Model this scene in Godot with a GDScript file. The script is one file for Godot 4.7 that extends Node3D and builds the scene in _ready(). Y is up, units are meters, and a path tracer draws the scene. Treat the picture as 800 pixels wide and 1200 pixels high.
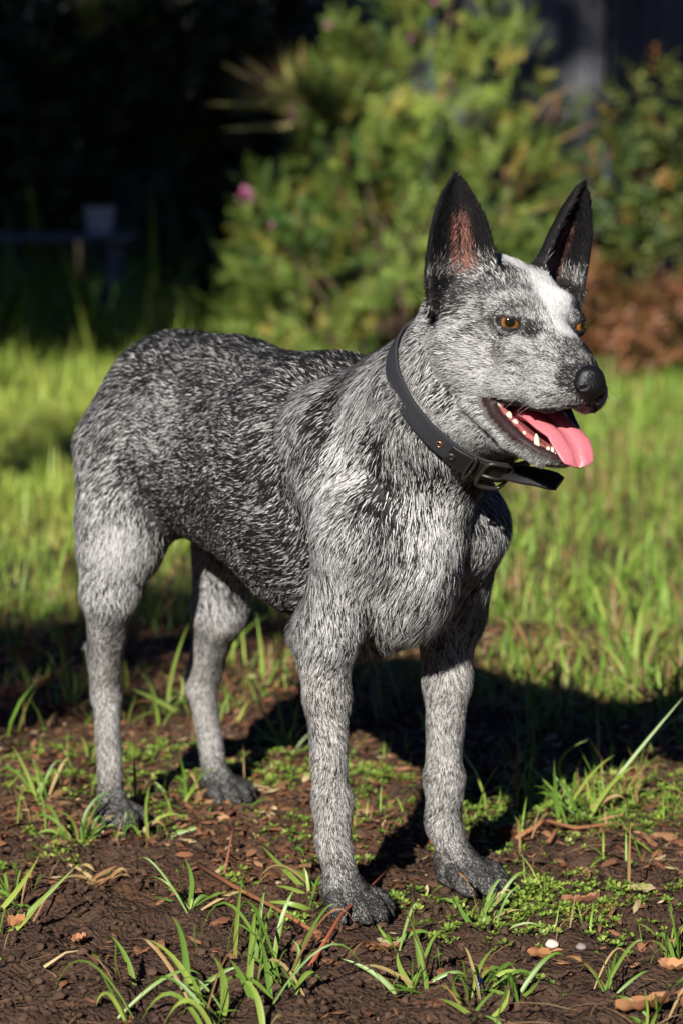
extends Node3D
# Everything is in metres; the dog is built in its own frame (x to its left, y up, z forward).

const FUR := true
var rng := RandomNumberGenerator.new()
var noise_a := FastNoiseLite.new()
var noise_b := FastNoiseLite.new()
var noise_c := FastNoiseLite.new()
var taken := {}

func numbered(called: String) -> String:
	var n: int = taken.get(called, 0)
	taken[called] = n + 1
	return called if n == 0 else "%s_%03d" % [called, n]

func thing(called: String, label: String, category: String, at := Vector3.ZERO, turn := 0.0, group := "") -> Node3D:
	var o := Node3D.new()
	o.name = numbered(called)
	add_child(o, true)
	o.position = at
	o.rotation.y = turn
	return tag(o, label, category, group)

func tag(o: Node3D, label: String, category: String, group := "") -> Node3D:
	o.set_meta("label", label)
	o.set_meta("category", category)
	if group != "":
		o.set_meta("group", group)
	return o

func part(called: String, mesh: Mesh, m: Material, parent: Node = null) -> MeshInstance3D:
	var o := MeshInstance3D.new()
	o.name = called if parent else numbered(called)
	o.mesh = mesh
	o.material_override = m
	if parent:
		parent.add_child(o, true)
	else:
		add_child(o, true)
	return o

func mat(c: Color, rough := 0.8, spec := 0.5) -> StandardMaterial3D:   # c is a linear colour
	var m := StandardMaterial3D.new()
	m.albedo_color = c.linear_to_srgb()
	m.roughness = rough
	m.metallic_specular = spec
	return m

func vmat(rough := 0.8, spec := 0.5) -> StandardMaterial3D:            # colour comes from the vertices
	var m := StandardMaterial3D.new()
	m.vertex_color_use_as_albedo = true
	m.roughness = rough
	m.metallic_specular = spec
	m.cull_mode = BaseMaterial3D.CULL_DISABLED
	return m

func leafy(rough := 0.55, through := 0.45) -> StandardMaterial3D:
	var m := vmat(rough, 0.45)
	m.backlight_enabled = true
	m.backlight = Color(through, through, through * 0.6)
	return m

func mesh_of(v: PackedVector3Array, n: PackedVector3Array, c: PackedColorArray, t: PackedInt32Array) -> ArrayMesh:
	var a := []
	a.resize(Mesh.ARRAY_MAX)
	a[Mesh.ARRAY_VERTEX] = v
	if n.size(): a[Mesh.ARRAY_NORMAL] = n
	if c.size(): a[Mesh.ARRAY_COLOR] = c
	a[Mesh.ARRAY_INDEX] = t
	var m := ArrayMesh.new()
	m.add_surface_from_arrays(Mesh.PRIMITIVE_TRIANGLES, a)
	return m

# A tapering tube along points with a radius at each; squash flattens it along its own "up".
func tube(pts: PackedVector3Array, rad: PackedFloat32Array, sides := 8, flat_y := 1.0, up := Vector3.UP) -> ArrayMesh:
	var st := SurfaceTool.new()
	st.begin(Mesh.PRIMITIVE_TRIANGLES)
	st.set_smooth_group(0)
	var rings := []
	for i in pts.size():
		var d := (pts[mini(i + 1, pts.size() - 1)] - pts[maxi(i - 1, 0)]).normalized()
		var x := up.cross(d)
		if x.length() < 0.01: x = Vector3.RIGHT.cross(d)
		x = x.normalized()
		var y := d.cross(x)
		var r := []
		for k in sides:
			var a := TAU * k / sides
			r.append(pts[i] + x * cos(a) * rad[i] + y * sin(a) * rad[i] * flat_y)
		rings.append(r)
	for i in pts.size() - 1:
		for k in sides:
			var l := (k + 1) % sides
			for p in [rings[i][k], rings[i + 1][k], rings[i][l], rings[i][l], rings[i + 1][k], rings[i + 1][l]]:
				st.add_vertex(p)
	for e in [0, pts.size() - 1]:
		for k in sides:
			var l := (k + 1) % sides
			var q: Array = [pts[e], rings[e][l], rings[e][k]]
			if e == 0: q = [pts[e], rings[e][k], rings[e][l]]
			for p in q: st.add_vertex(p)
	st.index()
	st.generate_normals()
	return st.commit()

# ---------------------------------------------------------------- smooth solids
# A bone is a capsule from a to b whose radius goes from ra to rb; sx stretches it sideways; k is how softly it joins.
var A := PackedVector3Array()
var BA := PackedVector3Array()
var LL := PackedFloat32Array()
var RA := PackedFloat32Array()
var RB := PackedFloat32Array()
var SX := PackedFloat32Array()
var KK := PackedFloat32Array()
var FLOW := PackedVector3Array()      # which way its fur lies
var FLEN := PackedFloat32Array()      # fur length
var FDEN := PackedFloat32Array()      # hairs per square metre
var FLIT := PackedFloat32Array()      # share of white hairs
var use := PackedInt32Array()         # bones near the block being filled

func clear_bones() -> void:
	for a in [A, BA, FLOW]: a.clear()
	for a in [LL, RA, RB, SX, KK, FLEN, FDEN, FLIT]: a.clear()
	A = PackedVector3Array(); BA = PackedVector3Array(); FLOW = PackedVector3Array()
	LL = PackedFloat32Array(); RA = PackedFloat32Array(); RB = PackedFloat32Array(); SX = PackedFloat32Array(); KK = PackedFloat32Array()
	FLEN = PackedFloat32Array(); FDEN = PackedFloat32Array(); FLIT = PackedFloat32Array()

# lengths in millimetres
func bone(a: Vector3, ra: float, b: Vector3, rb: float, k := 12.0, sx := 1.0, flow := Vector3(0, -1, 0), flen := 8.0, lit := 0.5, den := 1.0) -> void:
	a *= 0.001
	b *= 0.001
	a.x /= sx
	b.x /= sx
	A.append(a); BA.append(b - a); LL.append(maxf((b - a).length_squared(), 1e-9))
	RA.append(ra * 0.001); RB.append(rb * 0.001); SX.append(1.0 / sx); KK.append(maxf(k * 0.001, 1e-5))
	FLOW.append(flow.normalized()); FLEN.append(flen * 0.001); FLIT.append(lit); FDEN.append(den)

func bone_d(i: int, p: Vector3) -> float:
	var q := Vector3(p.x * SX[i], p.y, p.z) - A[i]
	var h := clampf(q.dot(BA[i]) / LL[i], 0.0, 1.0)
	return (q - BA[i] * h).length() - lerpf(RA[i], RB[i], h)

func bones_d(p: Vector3) -> float:
	var d := 1e3
	for i in use:
		var e := bone_d(i, p)
		var k := KK[i]
		var h := k - absf(d - e)
		d = minf(d, e)
		if h > 0.0:
			d -= h * h / (4.0 * k)
	return d

func pick(p: Vector3, reach: float) -> void:
	use.clear()
	for i in A.size():
		if bone_d(i, p) < reach + 0.045:
			use.append(i)

# Surface nets: one vertex in each cell the surface crosses, one quad round each crossed edge. Only blocks near the surface are filled.
func nets(f: Callable, lo: Vector3, hi: Vector3, cell: float) -> Array:
	var nb := Vector3i(((hi - lo) / (cell * 8.0)).ceil())
	var n := nb * 8 + Vector3i.ONE
	var sy := n.x
	var sz := n.x * n.y
	var g := PackedFloat32Array()
	g.resize(n.x * n.y * n.z)
	g.fill(1e3)
	var active: Array[Vector3i] = []
	var half := cell * 4.0 * 1.7321
	for bz in nb.z:
		for by in nb.y:
			for bx in nb.x:
				var c := lo + (Vector3(bx, by, bz) * 8.0 + Vector3(4, 4, 4)) * cell
				pick(c, half * 1.5)
				if absf(f.call(c)) > half * 1.5: continue
				active.append(Vector3i(bx, by, bz))
				for z in range(bz * 8, bz * 8 + 9):
					for y in range(by * 8, by * 8 + 9):
						for x in range(bx * 8, bx * 8 + 9):
							var at := x + y * sy + z * sz
							if g[at] > 900.0:
								g[at] = f.call(lo + Vector3(x, y, z) * cell)
	var id := PackedInt32Array()
	id.resize(g.size())
	id.fill(-1)
	var v := PackedVector3Array()
	var cells: Array[Vector3i] = []
	for b in active:
		for z in range(b.z * 8, b.z * 8 + 8):
			for y in range(b.y * 8, b.y * 8 + 8):
				for x in range(b.x * 8, b.x * 8 + 8):
					var at := x + y * sy + z * sz
					var d := [g[at], g[at + 1], g[at + sy], g[at + sy + 1], g[at + sz], g[at + sz + 1], g[at + sz + sy], g[at + sz + sy + 1]]
					var inside := 0
					for q in d:
						if q < 0.0: inside += 1
					if inside == 0 or inside == 8: continue
					var sum := Vector3.ZERO
					var many := 0
					for e in EDGES:
						var d0: float = d[e.x]
						var d1: float = d[e.y]
						if (d0 < 0.0) != (d1 < 0.0):
							sum += CORNERS[e.x].lerp(CORNERS[e.y], d0 / (d0 - d1))
							many += 1
					id[at] = v.size()
					v.append(lo + (Vector3(x, y, z) + sum / many) * cell)
					cells.append(Vector3i(x, y, z))
	var t := PackedInt32Array()
	var step := [1, sy, sz]
	for c in cells:
		var at := c.x + c.y * sy + c.z * sz
		for axis in 3:
			var inside: bool = g[at] < 0.0
			if inside == (g[at + step[axis]] < 0.0): continue
			var s1: int = step[(axis + 1) % 3]
			var s2: int = step[(axis + 2) % 3]
			if at - s1 - s2 < 0: continue
			var q := [id[at], id[at - s1], id[at - s1 - s2], id[at - s2]]
			if q[0] < 0 or q[1] < 0 or q[2] < 0 or q[3] < 0: continue
			if inside: t.append_array([q[0], q[2], q[1], q[0], q[3], q[2]])
			else: t.append_array([q[0], q[1], q[2], q[0], q[2], q[3]])
	var nn := normals(v, t)
	return [v, nn, t]

func normals(v: PackedVector3Array, t: PackedInt32Array) -> PackedVector3Array:
	var nn := PackedVector3Array()
	nn.resize(v.size())
	for i in range(0, t.size(), 3):
		var m := (v[t[i + 2]] - v[t[i]]).cross(v[t[i + 1]] - v[t[i]])
		for k in 3: nn[t[i + k]] += m
	for i in nn.size(): nn[i] = nn[i].normalized()
	return nn

const CORNERS: Array[Vector3] = [Vector3(0, 0, 0), Vector3(1, 0, 0), Vector3(0, 1, 0), Vector3(1, 1, 0), Vector3(0, 0, 1), Vector3(1, 0, 1), Vector3(0, 1, 1), Vector3(1, 1, 1)]
const EDGES: Array[Vector2i] = [Vector2i(0, 1), Vector2i(2, 3), Vector2i(4, 5), Vector2i(6, 7), Vector2i(0, 2), Vector2i(1, 3), Vector2i(4, 6), Vector2i(5, 7), Vector2i(0, 4), Vector2i(1, 5), Vector2i(2, 6), Vector2i(3, 7)]

func _ready() -> void:
	# ---- camera, sky, sun
	var cam := Camera3D.new()
	cam.name = "camera"
	var lens := CameraAttributesPhysical.new()
	lens.frustum_focal_length = 69.9
	lens.frustum_focus_distance = 2.42
	lens.frustum_near = 0.05
	lens.frustum_far = 300.0
	lens.exposure_aperture = 5.4
	cam.attributes = lens
	add_child(cam)
	cam.position = Vector3(0, 0.6, 2.5)
	cam.rotation = Vector3(-atan(365.0 / 3495.0), 0, 0)
	var sky := ProceduralSkyMaterial.new()
	sky.sky_top_color = Color(0.16, 0.30, 0.62)
	sky.sky_horizon_color = Color(0.50, 0.58, 0.68)
	sky.ground_bottom_color = Color(0.10, 0.10, 0.09)
	sky.ground_horizon_color = Color(0.35, 0.36, 0.36)
	sky.sky_energy_multiplier = 0.55
	var env := Environment.new()
	env.background_mode = Environment.BG_SKY
	env.sky = Sky.new()
	env.sky.sky_material = sky
	env.tonemap_mode = Environment.TONE_MAPPER_LINEAR
	env.tonemap_exposure = 1.78
	env.sdfgi_enabled = true
	env.ssao_enabled = true
	env.ssil_enabled = true
	var we := WorldEnvironment.new()
	we.name = "world"
	we.environment = env
	add_child(we)
	var sun := DirectionalLight3D.new()
	sun.name = "sun"
	sun.light_color = Color(1.0, 0.98, 0.945)
	sun.light_energy = 1.6
	sun.light_angular_distance = 0.5
	sun.shadow_enabled = true
	add_child(sun)
	sun.look_at_from_position(Vector3.ZERO, Vector3(0.27, -0.48, -1.0))
	build_place()
	build_dog(cam.position)
	build_details()

# ---------------------------------------------------------------- the dog
const DOG_AT := Vector3(0.05, 0, -0.047)
const DOG_TURN := 31.0
var head := Transform3D()              # head frame (metres, origin between the eyes) in the dog's frame
var lips: Array[Vector3] = []

func head_frame(yaw: float, pitch: float, roll: float) -> Basis:
	var y := deg_to_rad(yaw); var p := deg_to_rad(pitch); var r := deg_to_rad(roll)
	var f := Vector3(sin(y) * cos(p), -sin(p), cos(y) * cos(p))
	var x := Vector3.UP.cross(f).normalized()
	var u := f.cross(x)
	return Basis(x * cos(r) - u * sin(r), x * sin(r) + u * cos(r), f)

func body_bones() -> void:
	clear_bones()
	var back := Vector3(0, -0.25, -1)
	# trunk
	bone(Vector3(-10, 332, 22), 60, Vector3(0, 346, -115), 115, 24, 0.86, Vector3(0, -0.45, -1), 14, 0.22, 1.0)
	bone(Vector3(0, 346, -115), 115, Vector3(0, 370, -300), 96, 20, 0.86, back, 13, 0.21, 1.0)
	bone(Vector3(0, 376, -300), 96, Vector3(0, 376, -395), 96, 16, 0.86, back, 13, 0.20, 1.0)
	bone(Vector3(0, 374, -395), 95, Vector3(0, 362, -445), 74, 16, 0.9, Vector3(0, -0.7, -1), 14, 0.22, 1.0)
	bone(Vector3(0, 410, -520), 16, Vector3(0, 335, -545), 10, 24, 1.0, Vector3(0, -1, -0.2), 20, 0.4, 1.0)   # short tail held down
	# neck and chest
	bone(Vector3(0, 392, 0), 78, Vector3(0, 443, 98), 65, 22, 0.92, Vector3(0, -0.85, -0.65), 22, 0.46, 1.0)
	bone(Vector3(0, 443, 98), 65, Vector3(0, 485, 150), 54, 20, 0.95, Vector3(0, -0.8, -0.8), 18, 0.55, 1.0)
	bone(Vector3(-5, 395, 64), 40, Vector3(-16, 298, 60), 30, 20, 0.95, Vector3(0, -1, -0.1), 21, 0.55, 1.0)
	bone(Vector3(-10, 268, 34), 33, Vector3(-4, 252, -40), 44, 34, 1.0, Vector3(0, -1, -0.2), 32, 0.58, 1.0)
	for s in [-1, 1]:
		# shoulder and upper arm
		bone(Vector3(44 * s, 400, -40), 42, Vector3((51 + 9 * -s) * 1.0 * s, 322, 34), 35, 22, 1.0, Vector3(0, -1, -0.35), 15, 0.47, 1.0)
		bone(Vector3((51 + 9 * -s) * 1.0 * s, 322, 34), 34, Vector3(68 * s, 240, -10 - 8 * s), 26, 20, 1.0, Vector3(0, -1, -0.3), 16, 0.55, 1.0)
		# thigh
		bone(Vector3(46 * s, 355, -402), 62, Vector3(72 * s, 275, -388), 38, 20, 1.0, Vector3(0, -1, -0.45), 14, 0.38, 1.0)
	# near (right) fore leg
	bone(Vector3(-69, 240, -6), 26, Vector3(-70, 180, -5), 18, 16, 1.0, Vector3(0, -1, 0), 10, 0.56, 1.6)
	bone(Vector3(-70, 180, -5), 18, Vector3(-70, 90, 2), 14, 12, 1.0, Vector3(0, -1, -0.1), 8, 0.58, 1.8)
	bone(Vector3(-70, 92, 4), 14.5, Vector3(-70, 55, 6), 13.5, 10, 1.0, Vector3(0, -1, 0), 8, 0.58, 1.8)
	bone(Vector3(-70, 58, 5), 13, Vector3(-70, 20, 20), 15, 10, 1.0, Vector3(0, -1, 0.2), 7, 0.5, 1.8)
	bone(Vector3(-70, 92, 10), 12.5, Vector3(-70, 78, 10), 12, 8, 1.1, Vector3(0, -1, 0), 7, 0.6, 1.8)
	bone(Vector3(-70, 78, -8), 8, Vector3(-70, 68, -10), 6, 8, 1.0, Vector3(0, -1, 0), 7, 0.5, 1.8)
	bone(Vector3(-74, 232, -34), 15, Vector3(-71, 205, -18), 12, 14, 1.0, Vector3(0, -1, 0), 12, 0.5, 1.4)
	paw(Vector3(-70, -6, 24), 1.12, 4.0)
	# far (left) fore leg
	bone(Vector3(66, 240, -28), 28, Vector3(67, 180, -27), 19, 16, 1.0, Vector3(0, -1, 0), 10, 0.56, 1.6)
	bone(Vector3(67, 180, -27), 19, Vector3(65, 90, -31), 14.5, 12, 1.0, Vector3(0, -1, -0.1), 8, 0.58, 1.8)
	bone(Vector3(65, 92, -30), 15, Vector3(65, 50, -30), 14, 10, 1.0, Vector3(0, -1, 0), 8, 0.58, 1.8)
	bone(Vector3(65, 55, -31), 13.5, Vector3(66, 20, -12), 15.5, 10, 1.0, Vector3(0, -1, 0.2), 7, 0.5, 1.8)
	bone(Vector3(65, 92, -24), 13, Vector3(65, 76, -24), 12.5, 8, 1.1, Vector3(0, -1, 0), 7, 0.6, 1.8)
	bone(Vector3(65, 74, -42), 8, Vector3(65, 64, -44), 6, 8, 1.0, Vector3(0, -1, 0), 7, 0.5, 1.8)
	paw(Vector3(66, -6, -8), 1.16, 16.0)
	# near hind leg
	bone(Vector3(-70, 290, -386), 41, Vector3(-83, 228, -387), 25, 20, 1.0, Vector3(0, -1, -0.3), 14, 0.58, 1.2)
	bone(Vector3(-83, 228, -387), 25, Vector3(-68, 152, -432), 15, 16, 1.0, Vector3(0, -1, -0.3), 10, 0.64, 1.6)
	bone(Vector3(-68, 156, -432), 12.5, Vector3(-62, 118, -442), 13.5, 10, 1.0, Vector3(0, -1, 0), 8, 0.62, 1.8)
	bone(Vector3(-62, 122, -442), 12.5, Vector3(-70, 22, -417), 12, 8, 1.0, Vector3(0, -1, 0), 7, 0.62, 1.8)
	bone(Vector3(-72, 165, -452), 6, Vector3(-61, 128, -458), 9, 9, 1.0, Vector3(0, -1, 0), 8, 0.6, 1.6)
	paw(Vector3(-72, -6, -410), 0.98, -2.0)
	# far hind leg
	bone(Vector3(62, 285, -412), 40, Vector3(70, 192, -450), 25, 20, 1.0, Vector3(0, -1, -0.3), 13, 0.6, 1.2)
	bone(Vector3(70, 192, -450), 25, Vector3(77, 125, -496), 15, 16, 1.0, Vector3(0, -1, -0.4), 9, 0.66, 1.6)
	bone(Vector3(79, 128, -492), 15, Vector3(77, 105, -503), 14, 10, 1.0, Vector3(0, -1, 0), 8, 0.64, 1.8)
	bone(Vector3(77, 108, -502), 13, Vector3(75, 22, -472), 12.5, 10, 1.0, Vector3(0, -1, 0), 7, 0.64, 1.8)
	bone(Vector3(78, 150, -508), 6, Vector3(77, 114, -518), 9, 9, 1.0, Vector3(0, -1, 0), 8, 0.6, 1.6)
	paw(Vector3(75, -6, -464), 1.0, 10.0)

func paw(at: Vector3, s: float, turn: float) -> void:
	var r := Basis(Vector3.UP, deg_to_rad(turn))
	bone(at + r * Vector3(0, 20, -2) * s, 15 * s, at + r * Vector3(0, 16, 10) * s, 14 * s, 8, 1.1, Vector3(0, -0.8, 1), 6, 0.3, 2.0)
	for o in [-20.0, -6.8, 6.8, 20.0]:
		var reach := 37.0 if absf(o) < 10 else 27.0
		bone(at + r * Vector3(o * 0.75, 17, 10) * s, 8 * s, at + r * Vector3(o * 1.02, 14, reach - 8) * s, 7.2 * s, 1.5, 1.0, r * Vector3(o * 0.01, -0.3, 1), 3.5, 0.26, 2.6)
		bone(at + r * Vector3(o * 1.02, 14, reach - 8) * s, 7.2 * s, at + r * Vector3(o * 1.02, 7.5, reach + 1) * s, 6.6 * s, 1.5, 1.0, r * Vector3(0, -0.8, 0.6), 3, 0.14, 2.6)
	bone(at + r * Vector3(0, 9, -8) * s, 8 * s, at + r * Vector3(0, 8, 8) * s, 9 * s, 6, 1.4, Vector3(0, -1, 0), 3, 0.1, 1.0)

const CLAWS: Array = [[Vector3(-70, -6, 24), 1.12, 4.0], [Vector3(66, -6, -8), 1.16, 16.0], [Vector3(-72, -6, -410), 0.98, -2.0], [Vector3(75, -6, -464), 1.0, 10.0]]

func body_field(p: Vector3) -> float:
	return bones_d(p)

# ---- head
const EYE := Vector3(0.0300, 0.0, -0.0045)
const EYE_R := 0.0098
var LIP_UP: Array[Vector3] = [Vector3(0, -49, 71), Vector3(9, -53, 70), Vector3(18, -58, 61), Vector3(28, -61, 40), Vector3(32, -61, 14), Vector3(35, -60, -6), Vector3(36, -63, -12)]
var LIP_LOW: Array[Vector3] = [Vector3(36, -63, -12), Vector3(35, -72, -2), Vector3(32, -80, 14), Vector3(27, -88, 30), Vector3(17, -95, 42), Vector3(7, -98, 48), Vector3(0, -99, 49)]

func head_bones() -> void:
	clear_bones()
	var out := Vector3(0, -0.1, -1)
	bone(Vector3(0, -3, -42), 40, Vector3(0, -10, -84), 45, 14, 1.12, Vector3(0, 0.15, -1), 7, 0.5, 2.0)      # skull
	for s in [-1, 1]:
		bone(Vector3(33 * s, -32, -52), 29, Vector3(25 * s, -48, -30), 21, 18, 1.0, Vector3(0.5 * s, -0.5, -1), 12, 0.6, 1.7)   # cheek
		bone(Vector3(19 * s, 12, -12), 12, Vector3(31 * s, 8, -22), 12, 10, 1.0, Vector3(0.4 * s, 0.5, -1), 6, 0.45, 2.2)     # brow
		bone(Vector3(21 * s, -23, 2), 12, Vector3(14 * s, -26, 30), 12, 12, 1.0, Vector3(0.35 * s, -0.1, -1), 5, 0.52, 2.4)
	bone(Vector3(0, -13, -6), 25, Vector3(0, -30, 55), 16, 16, 1.0, Vector3(0, 0.1, -1), 5, 0.55, 2.6)           # muzzle
	bone(Vector3(0, -29, 52), 16, Vector3(0, -34, 63), 12, 8, 1.08, Vector3(0, 0.1, -1), 3.5, 0.25, 2.8)
	for s in [-1, 1]:
		bone(Vector3(8.5 * s, -41, 63), 11.5, Vector3(18 * s, -46, 44), 14, 10, 1.0, Vector3(0.4 * s, -0.35, -1), 4.5, 0.62, 2.6)  # flews
		bone(Vector3(18 * s, -46, 44), 14, Vector3(27 * s, -49, 6), 12, 10, 1.0, Vector3(0.4 * s, -0.3, -1), 6, 0.72, 2.2)
		bone(Vector3(27 * s, -49, 6), 12, Vector3(31 * s, -54, -22), 12, 10, 1.0, Vector3(0.4 * s, -0.3, -1), 8, 0.72, 2.0)
	# lower jaw, held open
	for s in [-1, 1]:
		bone(Vector3(32 * s, -68, -30), 13, Vector3(25 * s, -88, 14), 9.5, 4, 1.0, Vector3(0.2 * s, -0.7, -1), 8, 0.78, 2.0)
		bone(Vector3(25 * s, -88, 14), 9.5, Vector3(10 * s, -98, 38), 8, 5, 1.0, Vector3(0.1 * s, -0.7, -1), 5, 0.75, 2.4)
	bone(Vector3(0, -87, -35), 24, Vector3(0, -98, 30), 9, 10, 1.3, Vector3(0, -0.4, -1), 8, 0.72, 1.8)
	# throat and neck
	bone(Vector3(0, -58, -62), 38, Vector3(0, -78, -66), 34, 20, 1.1, Vector3(0, -0.5, -1), 14, 0.6, 1.5)
	bone(Vector3(0, -10, -84), 45, head.affine_inverse() * (Vector3(0, 443, 98) * 0.001) * 1000.0, 67.5, 22, 1.0, Vector3(0, -0.75, -0.8), 19, 0.5, 1.2)

const EAR_L := 0.081
var ear_b := Vector3(0.045, 0.026, -0.060)
var ear_w := Vector3(0.190, 0.972, -0.02).normalized()
var ear_n := Vector3.ZERO
var ear_a := Vector3.ZERO

func ear_coords(p: Vector3) -> Vector3:   # across, along (0 base to 1 tip), through (+ is the open side)
	var q := Vector3(absf(p.x), p.y, p.z) - ear_b
	return Vector3(q.dot(ear_a), q.dot(ear_w) / EAR_L, q.dot(ear_n))

func ear_half(s: float) -> float:
	return 0.0285 * pow(maxf(1.0 - pow(maxf(s, 0.0), 1.78), 0.0), 0.72) + 0.0006

func ear_d(p: Vector3) -> float:
	var e := ear_coords(p)
	if e.y < -0.6 or e.y > 1.5 or absf(e.x) > 0.07 or absf(e.z) > 0.08: return 0.02
	var hw := ear_half(e.y)
	var rel := clampf(e.x / hw, -1.3, 1.3)
	var deep := 0.017 * (1.0 - 0.75 * clampf(e.y, 0.0, 1.0))
	var sheet := deep * (rel * rel - 0.75)
	var th := lerpf(0.0034, 0.0021, clampf(e.y, 0, 1))
	return maxf(maxf(absf(e.z - sheet) * 0.62 - th, (absf(e.x) - hw) * 0.85), maxf((e.y - 1.0) * EAR_L, (-0.3 - e.y) * EAR_L))

func cap_d(p: Vector3, a: Vector3, ra: float, b: Vector3, rb: float) -> float:
	var q := p - a
	var ba := b - a
	var h := clampf(q.dot(ba) / ba.length_squared(), 0.0, 1.0)
	return (q - ba * h).length() - lerpf(ra, rb, h)

func mouth_d(p: Vector3) -> float:
	var q := Vector3(p.x / 1.25, p.y, p.z)
	return cap_d(q, Vector3(0, -0.068, -0.012), 0.0115, Vector3(0, -0.079, 0.043), 0.0142)

func lip_d(p: Vector3, path: Array[Vector3], r: float) -> float:
	var q := Vector3(absf(p.x), p.y, p.z)
	var d := 1.0
	for i in path.size() - 1:
		d = minf(d, cap_d(q, path[i] * 0.001, r, path[i + 1] * 0.001, r))
	return d

var eye_f := Vector3(0.52, 0.02, 0.855).normalized()
var eye_r := Vector3.ZERO
var eye_u := Vector3.ZERO
func almond(p: Vector3) -> float:     # negative inside the opening between the lids
	var q := Vector3(absf(p.x), p.y, p.z) - EYE
	if q.dot(eye_f) < 0.0: return 0.02
	var a := q.dot(eye_r)
	var b := q.dot(eye_u) - a * 0.16
	return maxf(Vector2(a, b - 0.0062).length(), Vector2(a, b + 0.0066).length()) - 0.0108

func smin(a: float, b: float, k: float) -> float:
	var h := maxf(k - absf(a - b), 0.0)
	return minf(a, b) - h * h / (4.0 * k)

func head_field(p: Vector3) -> float:
	var d := bones_d(p)
	if absf(d) > 0.06 and p.y < -0.0: return d
	if p.y > -0.01: d = smin(d, ear_d(p), 0.009)
	var m := mouth_d(p)
	if m < 0.03: d = maxf(d, -m)
	if p.z > -0.045 and p.y < -0.03:
		d = smin(d, lip_d(p, LIP_UP, 0.0016), 0.003)
		d = smin(d, lip_d(p, LIP_LOW, 0.0036), 0.003)
	var e := Vector3(absf(p.x), p.y, p.z).distance_to(EYE)
	if e < 0.022:
		d = smin(d, e - 0.0112, 0.004)
		d = maxf(d, -maxf(almond(p), 0.0094 - e if e < 0.0094 else -1.0)) if almond(p) < 0.004 else d
	return d

# ---- coat
var patches: Array = []     # [centre, radius, share of white hairs, weight]

func bone_mix(p: Vector3) -> Array:     # flow, length, density, whiteness from the bones near p
	var flow := Vector3.ZERO
	var fl := 0.0; var fd := 0.0; var lit := 0.0; var sum := 0.0
	for i in A.size():
		var d := bone_d(i, p)
		if d > 0.05: continue
		var w := exp(-maxf(d, -0.02) / 0.010)
		flow += FLOW[i] * w; fl += FLEN[i] * w; fd += FDEN[i] * w; lit += FLIT[i] * w; sum += w
	if sum < 1e-9: return [Vector3(0, -1, 0), 0.008, 1.0, 0.5]
	return [flow / sum, fl / sum, fd / sum, lit / sum]

func patched(p: Vector3, lit: float) -> float:
	for q in patches:
		var c: Vector3 = q[0]
		var d: float = ((p - c) / (q[1] as Vector3)).length()
		if d < 1.0:
			lit = lerpf(lit, q[2], q[3] * (1.0 - smoothstep(0.45, 1.0, d)))
	return lit

const WHITE := Color(0.53, 0.525, 0.52)
const BLACK := Color(0.0085, 0.0083, 0.0088)

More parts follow.
